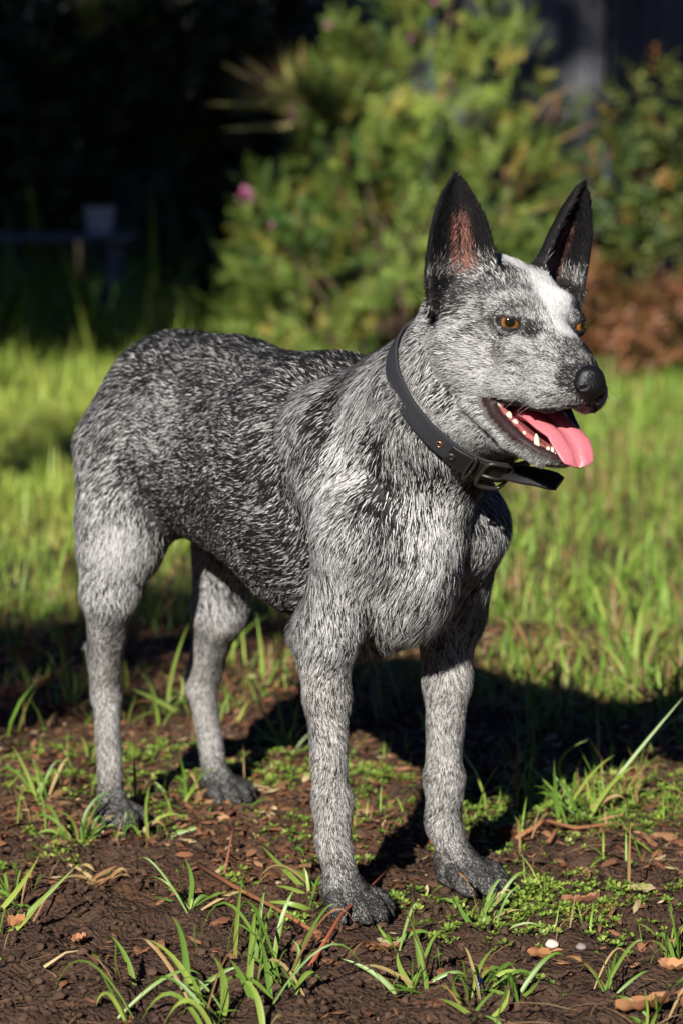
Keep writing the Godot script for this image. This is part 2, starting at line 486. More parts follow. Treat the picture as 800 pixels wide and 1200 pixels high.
# Hairs over a skin: each a narrow ribbon of three triangles that leaves the skin at a low angle and follows the lie of the coat.
func grow(v: PackedVector3Array, n: PackedVector3Array, t: PackedInt32Array, flow: PackedVector3Array, flen: PackedFloat32Array, fden: PackedFloat32Array, lit: PackedFloat32Array, eye: Vector3, base: float, wide: float) -> ArrayMesh:
	var many := PackedInt32Array()
	var total := 0
	var carry := 0.0
	for i in range(0, t.size(), 3):
		var a := t[i]; var b := t[i + 1]; var c := t[i + 2]
		var area := (v[b] - v[a]).cross(v[c] - v[a]).length() * 0.5
		var den := (fden[a] + fden[b] + fden[c]) / 3.0
		if fden[a] <= 0.0 or fden[b] <= 0.0 or fden[c] <= 0.0: den = 0.0
		if n[a].dot((eye - v[a]).normalized()) < -0.2: den *= 0.3
		carry += area * den * base
		var k := int(carry)
		carry -= k
		many.append(k)
		total += k
	var pv := PackedVector3Array(); pv.resize(total * 5)
	var pn := PackedVector3Array(); pn.resize(total * 5)
	var pc := PackedColorArray(); pc.resize(total * 5)
	var pt := PackedInt32Array(); pt.resize(total * 9)
	var o := 0
	for tri in many.size():
		var a := t[tri * 3]; var b := t[tri * 3 + 1]; var c := t[tri * 3 + 2]
		for h in many[tri]:
			var r1 := sqrt(rng.randf())
			var r2 := rng.randf() * r1
			var wa := 1.0 - r1; var wb := r1 - r2
			var p := v[a] * wa + v[b] * wb + v[c] * r2
			var m := (n[a] * wa + n[b] * wb + n[c] * r2).normalized()
			var f := flow[a] * wa + flow[b] * wb + flow[c] * r2
			var L := flen[a] * wa + flen[b] * wb + flen[c] * r2
			var white := lit[a] * wa + lit[b] * wb + lit[c] * r2
			var swirl := noise_c.get_noise_3d(p.x, p.y, p.z)
			f = (f - m * f.dot(m)).normalized()
			var across := m.cross(f)
			f = (f + across * (swirl * 0.55 + rng.randfn(0.0, 0.13))).normalized()
			across = m.cross(f)
			# flecks are drawn out along the lie of the hair
			var q := p - f * (p.dot(f) * 0.55)
			var s := noise_a.get_noise_3d(q.x, q.y, q.z) * 0.85 + noise_b.get_noise_3d(q.x, q.y, q.z) * 0.36
			var chance := smoothstep(-0.09, 0.09, s + (white - 0.5) * 1.1)
			chance = lerpf(chance, white, clampf(1.05 - L / 0.017, 0.14, 0.62))
			var col := BLACK * rng.randf_range(0.6, 2.4)
			if rng.randf() < chance:
				col = WHITE * (rng.randf_range(0.42, 1.15) if white < 0.96 else rng.randf_range(0.85, 1.3))
			elif rng.randf() < minf(0.22, white * 0.5):
				col = Color(0.11, 0.10, 0.095) * rng.randf_range(0.5, 1.3)
			if L < 0.0112 and wide > 0.00055: col *= Color(1.0, 0.975, 0.94)
			var mean := (BLACK * 2.0).lerp(WHITE * 0.8, clampf(chance, 0.0, 1.0))
			col = col.lerp(mean, clampf(0.42 - L / 0.024, 0.06, 0.22))
			L *= rng.randf_range(0.65, 1.2)
			var w := wide * rng.randf_range(0.7, 1.25) * clampf(L / 0.014, 0.62, 1.15)
			var lift := rng.randf_range(0.06, 0.25)
			var p1 := p + f * (L * 0.55) + m * (L * lift * 0.62)
			var p2 := p + f * L + m * (L * lift * 0.66) + across * (L * rng.randf_range(-0.10, 0.10))
			var root := p - m * 0.0008
			var nn := (m + across * rng.randf_range(-0.42, 0.42) - f * lift * 0.5).normalized()
			var k := o * 5
			var side := across * w * 0.5
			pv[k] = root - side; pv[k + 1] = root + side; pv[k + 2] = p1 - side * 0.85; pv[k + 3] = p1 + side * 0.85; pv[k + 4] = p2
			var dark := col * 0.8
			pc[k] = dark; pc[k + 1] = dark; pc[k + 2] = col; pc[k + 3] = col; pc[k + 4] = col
			for j in 5: pn[k + j] = nn
			var u := o * 9
			pt[u] = k; pt[u + 1] = k + 1; pt[u + 2] = k + 2; pt[u + 3] = k + 1; pt[u + 4] = k + 3; pt[u + 5] = k + 2; pt[u + 6] = k + 2; pt[u + 7] = k + 3; pt[u + 8] = k + 4
			o += 1
	print("hairs ", total)
	return mesh_of(pv, pn, pc, pt)

func build_dog(eye_world: Vector3) -> void:
	var t0 := Time.get_ticks_msec()
	var dog := thing("dog", "blue speckled cattle dog standing on bare soil with its mouth open", "dog", DOG_AT, deg_to_rad(DOG_TURN))
	var eye := dog.transform.affine_inverse() * eye_world
	head = Transform3D(head_frame(-3.0, 8.0, 3.0), Vector3(-0.002, 0.503, 0.217))
	ear_n = Vector3(0.30, 0.0, 0.95)
	ear_n = (ear_n - ear_w * ear_n.dot(ear_w)).normalized()
	ear_a = ear_w.cross(ear_n)
	eye_r = Vector3.UP.cross(eye_f).normalized()
	eye_u = eye_f.cross(eye_r)
	noise_a.seed = 11; noise_a.frequency = 118.0; noise_a.fractal_octaves = 2
	noise_b.seed = 12; noise_b.frequency = 26.0; noise_b.fractal_octaves = 2
	noise_c.seed = 13; noise_c.frequency = 16.0; noise_c.fractal_octaves = 1

	# body
	body_bones()
	var b := nets(body_field, Vector3(-0.15, -0.012, -0.58), Vector3(0.15, 0.57, 0.22), 0.005)
	print("body ", b[0].size(), " ", Time.get_ticks_msec() - t0)
	var v: PackedVector3Array = b[0]
	var n: PackedVector3Array = b[1]
	var t: PackedInt32Array = b[2]
	patches = [
		[Vector3(0, 0.495, -0.38), Vector3(0.090, 0.065, 0.24), 0.10, 0.9],       # black along the rump
		[Vector3(0, 0.480, -0.12), Vector3(0.07, 0.05, 0.16), 0.12, 0.85],
		[Vector3(-0.10, 0.40, -0.30), Vector3(0.06, 0.06, 0.09), 0.46, 0.7],    # paler flank
		[Vector3(-0.11, 0.33, -0.09), Vector3(0.09, 0.14, 0.06), 0.20, 0.8],    # dark behind the shoulder
		[Vector3(-0.10, 0.26, -0.15), Vector3(0.09, 0.08, 0.10), 0.22, 0.8],
		[Vector3(-0.08, 0.44, 0.00), Vector3(0.06, 0.08, 0.025), 0.16, 0.85],   # dark slashes on the neck
		[Vector3(-0.08, 0.37, 0.065), Vector3(0.06, 0.09, 0.022), 0.18, 0.85],
		[Vector3(-0.045, 0.36, 0.11), Vector3(0.03, 0.06, 0.022), 0.18, 0.8],
		[Vector3(0.02, 0.37, 0.13), Vector3(0.03, 0.07, 0.05), 0.16, 0.9],
		[Vector3(-0.06, 0.45, 0.045), Vector3(0.06, 0.08, 0.028), 0.66, 0.8],
		[Vector3(-0.07, 0.38, 0.035), Vector3(0.06, 0.06, 0.022), 0.66, 0.8],
		[Vector3(-0.02, 0.33, 0.11), Vector3(0.04, 0.05, 0.04), 0.72, 0.8],
		[Vector3(-0.09, 0.29, 0.05), Vector3(0.06, 0.08, 0.06), 0.66, 0.7],
		[Vector3(-0.12, 0.33, -0.41), Vector3(0.06, 0.06, 0.05), 0.50, 0.7],    # pale patch on the thigh
		[Vector3(-0.10, 0.275, -0.33), Vector3(0.05, 0.04, 0.06), 0.92, 0.9],
		[Vector3(-0.08, 0.35, -0.49), Vector3(0.08, 0.14, 0.055), 0.08, 0.9],
		[Vector3(0.09, 0.35, -0.1), Vector3(0.06, 0.14, 0.3), 0.30, 0.5],
	]
	var flow := PackedVector3Array(); var flen := PackedFloat32Array(); var fden := PackedFloat32Array(); var lit := PackedFloat32Array(); var skin := PackedColorArray()
	for i in v.size():
		var q := bone_mix(v[i])
		var w := patched(v[i], q[3])
		flow.append(q[0]); flen.append(q[1]); fden.append(q[2]); lit.append(w)
		skin.append(Color(0.025, 0.023, 0.023).lerp(Color(0.17, 0.16, 0.155), w * w))
		flen[i] = under_collar(v[i], flen[i])
		if v[i].y < 0.000: fden[i] = 0.0
	var body := part("body", mesh_of(v, n, skin, t), vmat(0.85, 0.3), dog)
	var fm := vmat(0.6, 0.2)
	if FUR:
		var fur := part("fur", grow(v, n, t, flow, flen, fden, lit, eye, 1280000.0, 0.00060), fm, body)
		fur.set_meta("kind", "stuff")
	for c in CLAWS:
		for o in [-20.0, -6.8, 6.8, 20.0]:
			var r := Basis(Vector3.UP, deg_to_rad(c[2]))
			var reach := 37.0 if absf(o) < 10 else 27.0
			var s: float = c[1]
			var at: Vector3 = c[0]
			var pts := PackedVector3Array([(at + r * Vector3(o, 10, reach + 3) * s) * 0.001, (at + r * Vector3(o, 8, reach + 7) * s) * 0.001, (at + r * Vector3(o, 4, reach + 10) * s) * 0.001])
			part("claw", tube(pts, PackedFloat32Array([0.0028, 0.0022, 0.0006]), 7), mat(Color(0.014, 0.012, 0.011), 0.55, 0.3), dog)
	print("fur ", Time.get_ticks_msec() - t0)
	build_head(dog, eye, fm)
	print("head ", Time.get_ticks_msec() - t0)
	build_collar(dog)

func build_head(dog: Node3D, eye: Vector3, fm: Material) -> void:
	head_bones()
	var b := nets(head_field, Vector3(-0.088, -0.150, -0.165), Vector3(0.088, 0.118, 0.098), 0.0025)
	var v: PackedVector3Array = b[0]
	var n: PackedVector3Array = b[1]
	var t: PackedInt32Array = b[2]
	print("head verts ", v.size())
	patches = [
		[Vector3(-0.028, 0.036, -0.04), Vector3(0.028, 0.03, 0.04), 0.28, 0.9],      # grey forehead
		[Vector3(-0.045, -0.01, -0.02), Vector3(0.03, 0.03, 0.03), 0.46, 0.8],
		[Vector3(-0.024, 0.013, 0.002), Vector3(0.016, 0.008, 0.014), 0.20, 0.8],    # brow
		[Vector3(-0.018, -0.005, 0.014), Vector3(0.010, 0.016, 0.014), 0.06, 0.95],  # inner corner
		[Vector3(0.0, -0.015, 0.052), Vector3(0.026, 0.02, 0.034), 0.30, 0.9],       # greyer towards the nose
		[Vector3(0.016, -0.02, 0.045), Vector3(0.018, 0.02, 0.04), 0.08, 0.95],
		[Vector3(0.0, -0.032, 0.074), Vector3(0.022, 0.020, 0.018), 0.02, 1.0],
		[Vector3(-0.014, -0.030, 0.068), Vector3(0.012, 0.014, 0.014), 0.08, 0.9],
		[Vector3(0.012, 0.046, -0.045), Vector3(0.022, 0.04, 0.055), 1.3, 1.0],      # white blaze
		[Vector3(0.010, 0.028, -0.005), Vector3(0.021, 0.04, 0.036), 1.3, 1.0],
		[Vector3(0.005, 0.004, 0.022), Vector3(0.015, 0.025, 0.026), 1.1, 0.95],
		[Vector3(0.062, 0.010, -0.030), Vector3(0.036, 0.050, 0.06), 0.0, 1.0],     # black side of the face
		[Vector3(0.044, 0.000, 0.006), Vector3(0.025, 0.030, 0.030), 0.0, 1.0],
		[Vector3(0.056, 0.034, -0.055), Vector3(0.030, 0.03, 0.04), 0.0, 1.0],
		[Vector3(-0.060, 0.022, -0.064), Vector3(0.026, 0.034, 0.036), 0.0, 1.0],   # round the ear
		[Vector3(-0.060, -0.000, -0.070), Vector3(0.018, 0.026, 0.020), 0.12, 0.9],
		[Vector3(-0.040, -0.055, -0.02), Vector3(0.035, 0.035, 0.06), 0.76, 0.8],
		[Vector3(-0.050, -0.04, -0.085), Vector3(0.03, 0.04, 0.03), 0.80, 0.7],
		[Vector3(-0.020, -0.035, 0.035), Vector3(0.03, 0.025, 0.03), 0.66, 0.6],
	]
	var flow := PackedVector3Array(); var flen := PackedFloat32Array(); var fden := PackedFloat32Array(); var lit := PackedFloat32Array(); var skin := PackedColorArray()
	for i in v.size():
		var p := v[i]
		var q := bone_mix(p)
		var f: Vector3 = q[0]
		var l: float = q[1]
		var den: float = q[2]
		var w := patched(p, q[3])
		var e := ear_coords(p)
		var col := Color(0.025, 0.023, 0.023).lerp(Color(0.17, 0.16, 0.155), w * w)
		if p.y > 0.0 and e.y > 0.02 and absf(ear_d(p)) < 0.006:
			var k := smoothstep(0.02, 0.25, e.y)
			f = f.lerp(ear_w * Vector3(signf(p.x), 1, 1), k)
			var hw := ear_half(e.y)
			var rel := e.x / hw
			var inner: bool = n[i].dot(ear_n * Vector3(signf(p.x), 1, 1)) > 0.25
			w = lerpf(w, -0.6, smoothstep(0.0, 0.12, e.y))
			l = lerpf(l, 0.005, k)
			den = 2.2
			col = Color(0.02, 0.018, 0.018)
			if inner:
				var bare := (1.0 - smoothstep(0.26, 0.60, absf(rel + 0.06))) * (1.0 - smoothstep(0.5, 0.8, e.y)) * smoothstep(-0.05, 0.12, e.y)
				col = col.lerp(Color(0.19, 0.085, 0.066), bare)
				den *= 1.0 - 0.82 * bare
				l = lerpf(l, 0.009, 0.7)
				f = f.lerp((ear_w * 0.7 - ear_a * signf(rel) * 0.6) * Vector3(signf(p.x), 1, 1), 0.6)
				if e.y < 0.28: w = maxf(w, 0.30 * (1.0 - smoothstep(0.05, 0.28, e.y)) )
		if p.y > 0.0 and absf(p.x) > 0.03 and p.z < -0.03 and e.y < 0.15: l = minf(l, 0.006)
		if p.y < -0.056 and p.z > -0.012 and absf(p.x) < 0.030 and (n[i].x * signf(p.x) < -0.25 or n[i].y > 0.6 or (n[i].y < -0.5 and p.y > -0.066 and absf(p.x) < 0.02 and p.z < 0.046)) and p.y > -0.093 and not (p.z > 0.050 and p.y > -0.066):
			den = 0.0
			col = Color(0.40, 0.12, 0.12) if p.z < 0.056 and (p.y < -0.07 or p.z < 0.040) else Color(0.03, 0.015, 0.015)
		var m := mouth_d(p)
		if absf(m) < 0.0022:
			den = 0.0
			col = Color(0.30, 0.09, 0.085) if p.y < -0.068 else Color(0.10, 0.03, 0.03)
			if p.y > -0.070 and p.z > 0.040: col = Color(0.012, 0.009, 0.009)
		if p.z > -0.045 and p.y < -0.03:
			var lo := lip_d(p, LIP_LOW, 0.0036)
			var up := lip_d(p, LIP_UP, 0.0016)
			if lo < 0.0018 or up < 0.0014:
				var on_top: bool = n[i].y > -0.35 or up < 0.0014
				if on_top:
					den = 0.0
					col = Color(0.026, 0.012, 0.012) if lo < 0.0018 else Color(0.009, 0.0075, 0.0075)
		var ed := Vector3(absf(p.x), p.y, p.z).distance_to(EYE)
		if almond(p) < 0.0013 and ed < 0.014:
			den = 0.0
			col = Color(0.012, 0.009, 0.008)
		elif ed < 0.016:
			l = minf(l, 0.0035)
			col = Color(0.03, 0.026, 0.025)
		l = under_collar(head * p, l)
		flow.append(f); flen.append(l); fden.append(den); lit.append(w); skin.append(col)
	var o := part("head", mesh_of(v, n, skin, t), vmat(0.6, 0.35), dog)
	o.transform = head
	if FUR:
		var fur := part("fur", grow(v, n, t, flow, flen, fden, lit, head.affine_inverse() * eye, 1350000.0, 0.00052), fm, o)
		fur.set_meta("kind", "stuff")
	# eyes
	for s in [-1, 1]:
		var ball := SphereMesh.new()
		ball.radius = EYE_R; ball.height = EYE_R * 2; ball.radial_segments = 40; ball.rings = 24
		var ea := ball.get_mesh_arrays()
		var ev: PackedVector3Array = ea[Mesh.ARRAY_VERTEX]
		var g := Basis(eye_r * Vector3(s, 1, 1) * s, eye_u * Vector3(s, 1, 1), eye_f * Vector3(s, 1, 1))
		var look := (eye_f * Vector3(s, 1, 1) + Vector3(0.02, 0.10, 0.10)).normalized()
		var ec := PackedColorArray()
		for p in ev:
			var ang := acos(clampf(p.normalized().dot(Vector3.UP), -1, 1))   # pole is the pupil
			var c := Color(0.006, 0.004, 0.003)
			if ang > 0.40: c = Color(0.13, 0.05, 0.009)
			if ang > 0.60: c = Color(0.23, 0.095, 0.017)
			if ang > 0.80: c = Color(0.05, 0.02, 0.008)
			if ang > 0.90: c = Color(0.30, 0.22, 0.19)
			ec.append(c)
		ea[Mesh.ARRAY_COLOR] = ec
		var em := ArrayMesh.new()
		em.add_surface_from_arrays(Mesh.PRIMITIVE_TRIANGLES, ea)
		var mm := vmat(0.06, 0.6)
		mm.clearcoat_enabled = true
		mm.clearcoat = 1.0
		mm.clearcoat_roughness = 0.02
		var ball_node := part("eye", em, mm, o)
		var z := look
		var x := Vector3.UP.cross(z).normalized()
		ball_node.transform = Transform3D(Basis(x, z, x.cross(z)), EYE * Vector3(s, 1, 1))
	# nose
	clear_bones()
	bone(Vector3(0, -27.5, 74), 8.2, Vector3(0, -35, 75.5), 8.0, 4, 1.40)
	bone(Vector3(-6.6, -34, 74.5), 7.0, Vector3(6.6, -34, 74.5), 7.0, 4, 1.0)
	bone(Vector3(0, -40, 76), 5, Vector3(0, -45, 75), 4, 4, 1.3)
	var nose := nets(nose_field, Vector3(-0.020, -0.058, 0.058), Vector3(0.020, -0.012, 0.094), 0.0011)
	var nm := mat(Color(0.005, 0.005, 0.0055), 0.38, 0.42)
	var nt := NoiseTexture2D.new()
	var nz := FastNoiseLite.new()
	nz.noise_type = FastNoiseLite.TYPE_CELLULAR
	nz.frequency = 0.05
	nt.noise = nz; nt.width = 256; nt.height = 256; nt.seamless = true
	nm.heightmap_enabled = true
	nm.heightmap_texture = nt
	nm.heightmap_scale = 0.06
	nm.uv1_triplanar = true
	nm.normal_enabled = false
	nm.uv1_scale = Vector3(60, 60, 60)
	part("nose", mesh_of(nose[0], nose[1], PackedColorArray(), nose[2]), nm, o)
	# tongue
	var tp := [[Vector3(0, -73, -22), 13.0, 7.0], [Vector3(0, -74, -8), 15.0, 6.2], [Vector3(-0.5, -73, 6), 17.5, 5.8], [Vector3(-0.5, -74, 20), 18.5, 5.0], [Vector3(0.5, -77, 32), 18.5, 4.3], [Vector3(3, -81, 43), 17.5, 4.0], [Vector3(4, -86.5, 52), 17.5, 3.7], [Vector3(5, -92, 58), 16.8, 3.5], [Vector3(5.5, -96, 61), 15.5, 3.2], [Vector3(6, -99, 63), 13, 2.8], [Vector3(6, -101, 64.2), 9, 2.2], [Vector3(6, -102, 64.8), 4, 1.4], [Vector3(6, -102.3, 65), 1, 0.8]]
	var tv := PackedVector3Array(); var tt := PackedInt32Array(); var tc := PackedColorArray()
	var seg := 28
	for i in tp.size():
		var c: Vector3 = tp[i][0]
		var d: Vector3 = ((tp[mini(i + 1, tp.size() - 1)][0] as Vector3) - (tp[maxi(i - 1, 0)][0] as Vector3)).normalized()
		var x := Vector3(1, 0.06, 0)
		x = (x - d * x.dot(d)).normalized()
		var y := d.cross(x)
		for k in seg:
			var a := TAU * k / seg
			var ca := cos(a); var sa := sin(a)
			var top := 1.0
			if sa > 0: top = 1.0 - 0.75 * exp(-pow(ca / 0.16, 2.0)) + 0.25 * exp(-pow((absf(ca) - 0.5) / 0.3, 2.0))
			var wave := 0.7 * sin(i * 1.9 + ca * 3.0) + 0.5 * sin(i * 1.1 - ca * 6.0)
			tv.append((c + x * ca * (tp[i][1] + 0.6 * sin(i * 2.3)) + y * (sa * tp[i][2] * top + 2.4 * ca * ca + wave * 0.5)) * 0.001)
			tc.append(Color(0.50, 0.145, 0.17).lerp(Color(0.40, 0.10, 0.12), 0.5 if sa > 0 and absf(ca) < 0.15 else 0.0))
	for i in tp.size() - 1:
		for k in seg:
			var l := (k + 1) % seg
			tt.append_array([i * seg + k, i * seg + l, (i + 1) * seg + k, i * seg + l, (i + 1) * seg + l, (i + 1) * seg + k])
	var tm := vmat(0.42, 0.5)
	tm.heightmap_enabled = true
	tm.heightmap_texture = nt
	tm.heightmap_scale = 0.05
	tm.uv1_triplanar = true
	tm.uv1_scale = Vector3(45, 45, 45)
	tm.subsurf_scatter_enabled = true
	tm.subsurf_scatter_strength = 0.15
	part("tongue", mesh_of(tv, normals(tv, tt), tc, tt), tm, o)
	var ivory := mat(Color(0.70, 0.62, 0.46), 0.28)
	var hairy := mat(Color(0.5, 0.5, 0.5), 0.5)
	for s in [-1, 1]:
		for k in 9:
			var a := Vector3((11.0 + k % 3 * 5.0) * s, -35.0 - k / 3 * 5.0, 66.0 - k % 3 * 12.0) * 0.001
			var d := Vector3(s * rng.randf_range(0.5, 0.8), rng.randf_range(-0.5, 0.05), rng.randf_range(-0.5, 0.1)).normalized()
			var L := rng.randf_range(0.022, 0.042)
			part("whisker", tube(PackedVector3Array([a, a + d * L * 0.5, a + d * L + Vector3(0, -0.006, -0.004)]), PackedFloat32Array([0.00013, 0.0001, 0.00004]), 4), hairy, o)
	# teeth: lower canines and cheek teeth, upper premolars
	for s in [-1, 1]:
		var rows: Array = [[Vector3(15.5 * s, -94, 37), Vector3(19.5 * s, -81, 38.5), 2.7], [Vector3(22 * s, -87, 25), Vector3(22 * s, -81.5, 25), 2.3], [Vector3(24.5 * s, -82, 14), Vector3(24 * s, -74.5, 13), 3.6], [Vector3(26 * s, -76, 6), Vector3(25.5 * s, -70, 5), 3.0],
			[Vector3(29 * s, -58, -5), Vector3(28.0 * s, -69, -4), 4.6], [Vector3(27.5 * s, -57, 7), Vector3(26.5 * s, -64.5, 7), 3.4]]
		for r in rows:
			var a: Vector3 = r[0] * 0.001
			var e: Vector3 = r[1] * 0.001
			var w: float = r[2] * 0.001
			part("tooth", tube(PackedVector3Array([a, a.lerp(e, 0.35), a.lerp(e, 0.75), e]), PackedFloat32Array([w, w * 0.98, w * 0.74, w * 0.22]), 9), ivory, o)
	for k in 6:
		var x := (k - 2.5) * 4.0
		part("tooth", tube(PackedVector3Array([Vector3(x, -98, 44 - absf(x) * 0.2) * 0.001, Vector3(x, -90, 46 - absf(x) * 0.2) * 0.001]), PackedFloat32Array([0.002, 0.0014]), 7), ivory, o)

func nose_field(p: Vector3) -> float:
	var d := bones_d(p)
	for s in [-1, 1]:
		d = maxf(d, -cap_d(p, Vector3(0.0062 * s, -0.0345, 0.0865), 0.0036, Vector3(0.0150 * s, -0.0385, 0.079), 0.0020))
	return maxf(d, 0.0012 - Vector2(p.x, p.z - 0.086).length() if p.y < -0.036 else -1.0)

const RING_C := Vector3(0, 0.446, 0.104)
const RING_W := Vector3(0, -0.751, 0.660)     # from the nape down to the throat
const RING_N := Vector3(0, 0.660, 0.751)

func ring(deg: float, out := 0.0, along := 0.0) -> Vector3:
	var a := deg_to_rad(deg)
	return RING_C + Vector3.RIGHT * sin(a) * (0.0655 + out) + RING_W * cos(a) * (0.0785 + 0.0065 * cos(a) + out) + RING_N * along

# a band of webbing that follows the neck between two angles
func band(from: float, to: float, width: float, out: float, thick: float, steps: int) -> ArrayMesh:
	var st := SurfaceTool.new()
	st.begin(Mesh.PRIMITIVE_TRIANGLES)
	st.set_smooth_group(0)
	var sec := [Vector2(-0.5, 0.2), Vector2(-0.47, 0.9), Vector2(-0.40, 1.0), Vector2(-0.2, 1.06), Vector2(0.2, 1.06), Vector2(0.40, 1.0), Vector2(0.47, 0.9), Vector2(0.5, 0.2), Vector2(0.44, 0.0), Vector2(-0.44, 0.0)]
	for i in steps:
		var a0 := lerpf(from, to, float(i) / steps)
		var a1 := lerpf(from, to, float(i + 1) / steps)
		for k in sec.size():
			var s0: Vector2 = sec[k]
			var s1: Vector2 = sec[(k + 1) % sec.size()]
			var q := [[a0, s0], [a1, s0], [a0, s1], [a0, s1], [a1, s0], [a1, s1]]
			for e in q:
				var s: Vector2 = e[1]
				var w := width * (1.0 + 0.02 * sin(e[0] * 0.31))
				st.set_uv(Vector2(e[0] * 0.0225, s.x + 0.5))
				st.add_vertex(ring(e[0], out + s.y * thick, s.x * w))
	st.generate_normals()
	return st.commit()

func weave() -> ImageTexture:
	var im := Image.create(128, 128, false, Image.FORMAT_RGB8)
	for y in 128:
		for x in 128:
			var rib := absf(sin(PI * (x * 10.0 / 128.0 + y * 3.0 / 128.0)))
			var strand := absf(sin(PI * y * 16.0 / 128.0))
			var h := rib * (0.65 + 0.35 * strand)
			im.set_pixel(x, y, Color(h, h, h))
	return ImageTexture.create_from_image(im)

func torus(r_in: float, r_out: float) -> TorusMesh:
	var m := TorusMesh.new()
	m.inner_radius = r_in; m.outer_radius = r_out; m.rings = 24; m.ring_segments = 10
	return m

func build_collar(dog: Node3D) -> void:
	var c := thing("collar", "dark grey woven dog collar with a black buckle and loose strap end", "collar", DOG_AT, deg_to_rad(DOG_TURN))
	var web := mat(Color(0.022, 0.023, 0.029), 0.66, 0.4)
	web.heightmap_enabled = true
	web.heightmap_texture = weave()
	web.heightmap_scale = 0.06
	web.uv1_scale = Vector3(3.2, 2, 1)
	var leather := mat(Color(0.010, 0.0095, 0.010), 0.42, 0.5)
	var brass := mat(Color(0.30, 0.18, 0.09), 0.4, 0.5)
	brass.metallic = 0.9
	var iron := mat(Color(0.045, 0.038, 0.032), 0.42, 0.5)
	iron.metallic = 0.6
	part("strap", band(0.0, 360.0, 0.0215, 0.0, 0.0022, 150), web, c)
	var lap := part("leather_lap", band(318.0, 362.0, 0.0205, 0.0026, 0.0026, 24), leather, c)
	for a in [311.0, 320.5]:
		var e := part("eyelet" if a < 315 else "rivet", torus(0.0016, 0.0034) if a < 315 else torus(0.0006, 0.0040), brass if a < 315 else iron, c)
		var p := ring(a, 0.0024 if a < 315 else 0.0055)
		var n := (ring(a, 0.02) - ring(a)).normalized()
		var x := RING_N
		e.transform = Transform3D(Basis(x, n, x.cross(n)), p)
	# buckle: a rounded frame over the lap, with its pin
	var fr := PackedVector3Array(); var rad := PackedFloat32Array()
	for k in 33:
		var t := TAU * k / 32.0
		var cx := signf(cos(t)) * pow(absf(cos(t)), 0.45)
		var sy := signf(sin(t)) * pow(absf(sin(t)), 0.45)
		fr.append(ring(350.0 + cx * 9.5, 0.0072, sy * 0.0150))
		rad.append(0.0018)
	part("buckle", tube(fr, rad, 8), iron, c)
	part("buckle_pin", tube(PackedVector3Array([ring(341.0, 0.0085), ring(350.0, 0.0095), ring(359.0, 0.0088)]), PackedFloat32Array([0.0015, 0.0014, 0.0010]), 7), iron, c)
	var kp := PackedVector3Array(); var kr := PackedFloat32Array()
	for k in 25:
		var t := TAU * k / 24.0
		kp.append(ring(333.0 + cos(t) * 1.2, 0.0068 + 0.0012 * cos(t), sin(t) * 0.0135))
		kr.append(0.0014)
	part("keeper", tube(kp, kr, 7), iron, c)
	# the loose end leaves the throat forwards and down
	var st := SurfaceTool.new()
	st.begin(Mesh.PRIMITIVE_TRIANGLES)
	st.set_smooth_group(0)
	var a := ring(357.0, 0.004)
	var rows := []
	for i in 9:
		var t := i / 8.0
		var p := a + Vector3(0.025, 0.006, 0.044) * t + Vector3(0, -0.011, 0) * t * t
		var w := (0.0096 if i < 8 else 0.0074) * (0.55 + 0.45 * minf(1.0, t * 3.0))
		var d := Vector3(0.025, 0.006 - 0.022 * t, 0.044).normalized()
		var x := Vector3(0.55, 0.70, -0.42)
		x = (x - d * x.dot(d)).normalized()
		var y := d.cross(x)
		rows.append([p - x * w - y * 0.0004, p - x * w * 0.86 + y * 0.0013, p + x * w * 0.86 + y * 0.0013, p + x * w - y * 0.0004, p + x * w * 0.86 - y * 0.0014, p - x * w * 0.86 - y * 0.0014])
	for i in 8:
		for k in 6:
			var l := (k + 1) % 6
			for q in [rows[i][k], rows[i][l], rows[i + 1][k], rows[i][l], rows[i + 1][l], rows[i + 1][k]]: st.add_vertex(q)
	for k in range(1, 5):
		for q in [rows[8][0], rows[8][k + 1], rows[8][k]]: st.add_vertex(q)
	st.generate_normals()
	part("strap_end", st.commit(), leather, c)

func under_collar(p: Vector3, l: float) -> float:
	var off := (p - RING_C).dot(RING_N)
	if p.z < 0.0 or off < -0.012 or off > 0.034: return l
	return lerpf(minf(l, 0.006), l, clampf(maxf((off - 0.014) / 0.020, (-0.008 - off) / 0.004), 0.0, 1.0))

# ---------------------------------------------------------------- the place
var gn := FastNoiseLite.new()
var gn2 := FastNoiseLite.new()
const PAWS: Array[Vector2] = [Vector2(0.012, 0.022), Vector2(0.112, -0.075), Vector2(-0.217, -0.352), Vector2(-0.118, -0.475)]

func soil(x: float, z: float) -> float:
	var h := gn.get_noise_2d(x, z) * 0.016 + gn2.get_noise_2d(x, z) * 0.0065
	h += 0.03 * gn.get_noise_2d(x * 0.12 + 9.0, z * 0.12) * smoothstep(1.0, 4.0, -z)
	var k := 1.0
	for p in PAWS:
		k = minf(k, smoothstep(0.02, 0.08, p.distance_to(Vector2(x, z))))
	return h * k - 0.006 + (k - 1.0) * 0.001

func steps(lo: float, hi: float, step: float, far: float) -> PackedFloat32Array:
	var a := PackedFloat32Array()
	var x := lo
	var d := step
	var left := PackedFloat32Array()
	while x > -far:
		d *= 1.22
		x -= d
		left.append(x)
	left.reverse()
	a.append_array(left)
	x = lo
	while x < hi:
		a.append(x)
		x += step
	d = step
	while x < far:
		a.append(x)
		d *= 1.22
		x += d
	a.append(far)
	return a

func tuned(freq: float, octaves: int, s: int, kind := FastNoiseLite.TYPE_SIMPLEX_SMOOTH) -> FastNoiseLite:
	var n := FastNoiseLite.new()
	n.noise_type = kind
	n.frequency = freq
	n.fractal_octaves = octaves
	n.seed = s
	return n

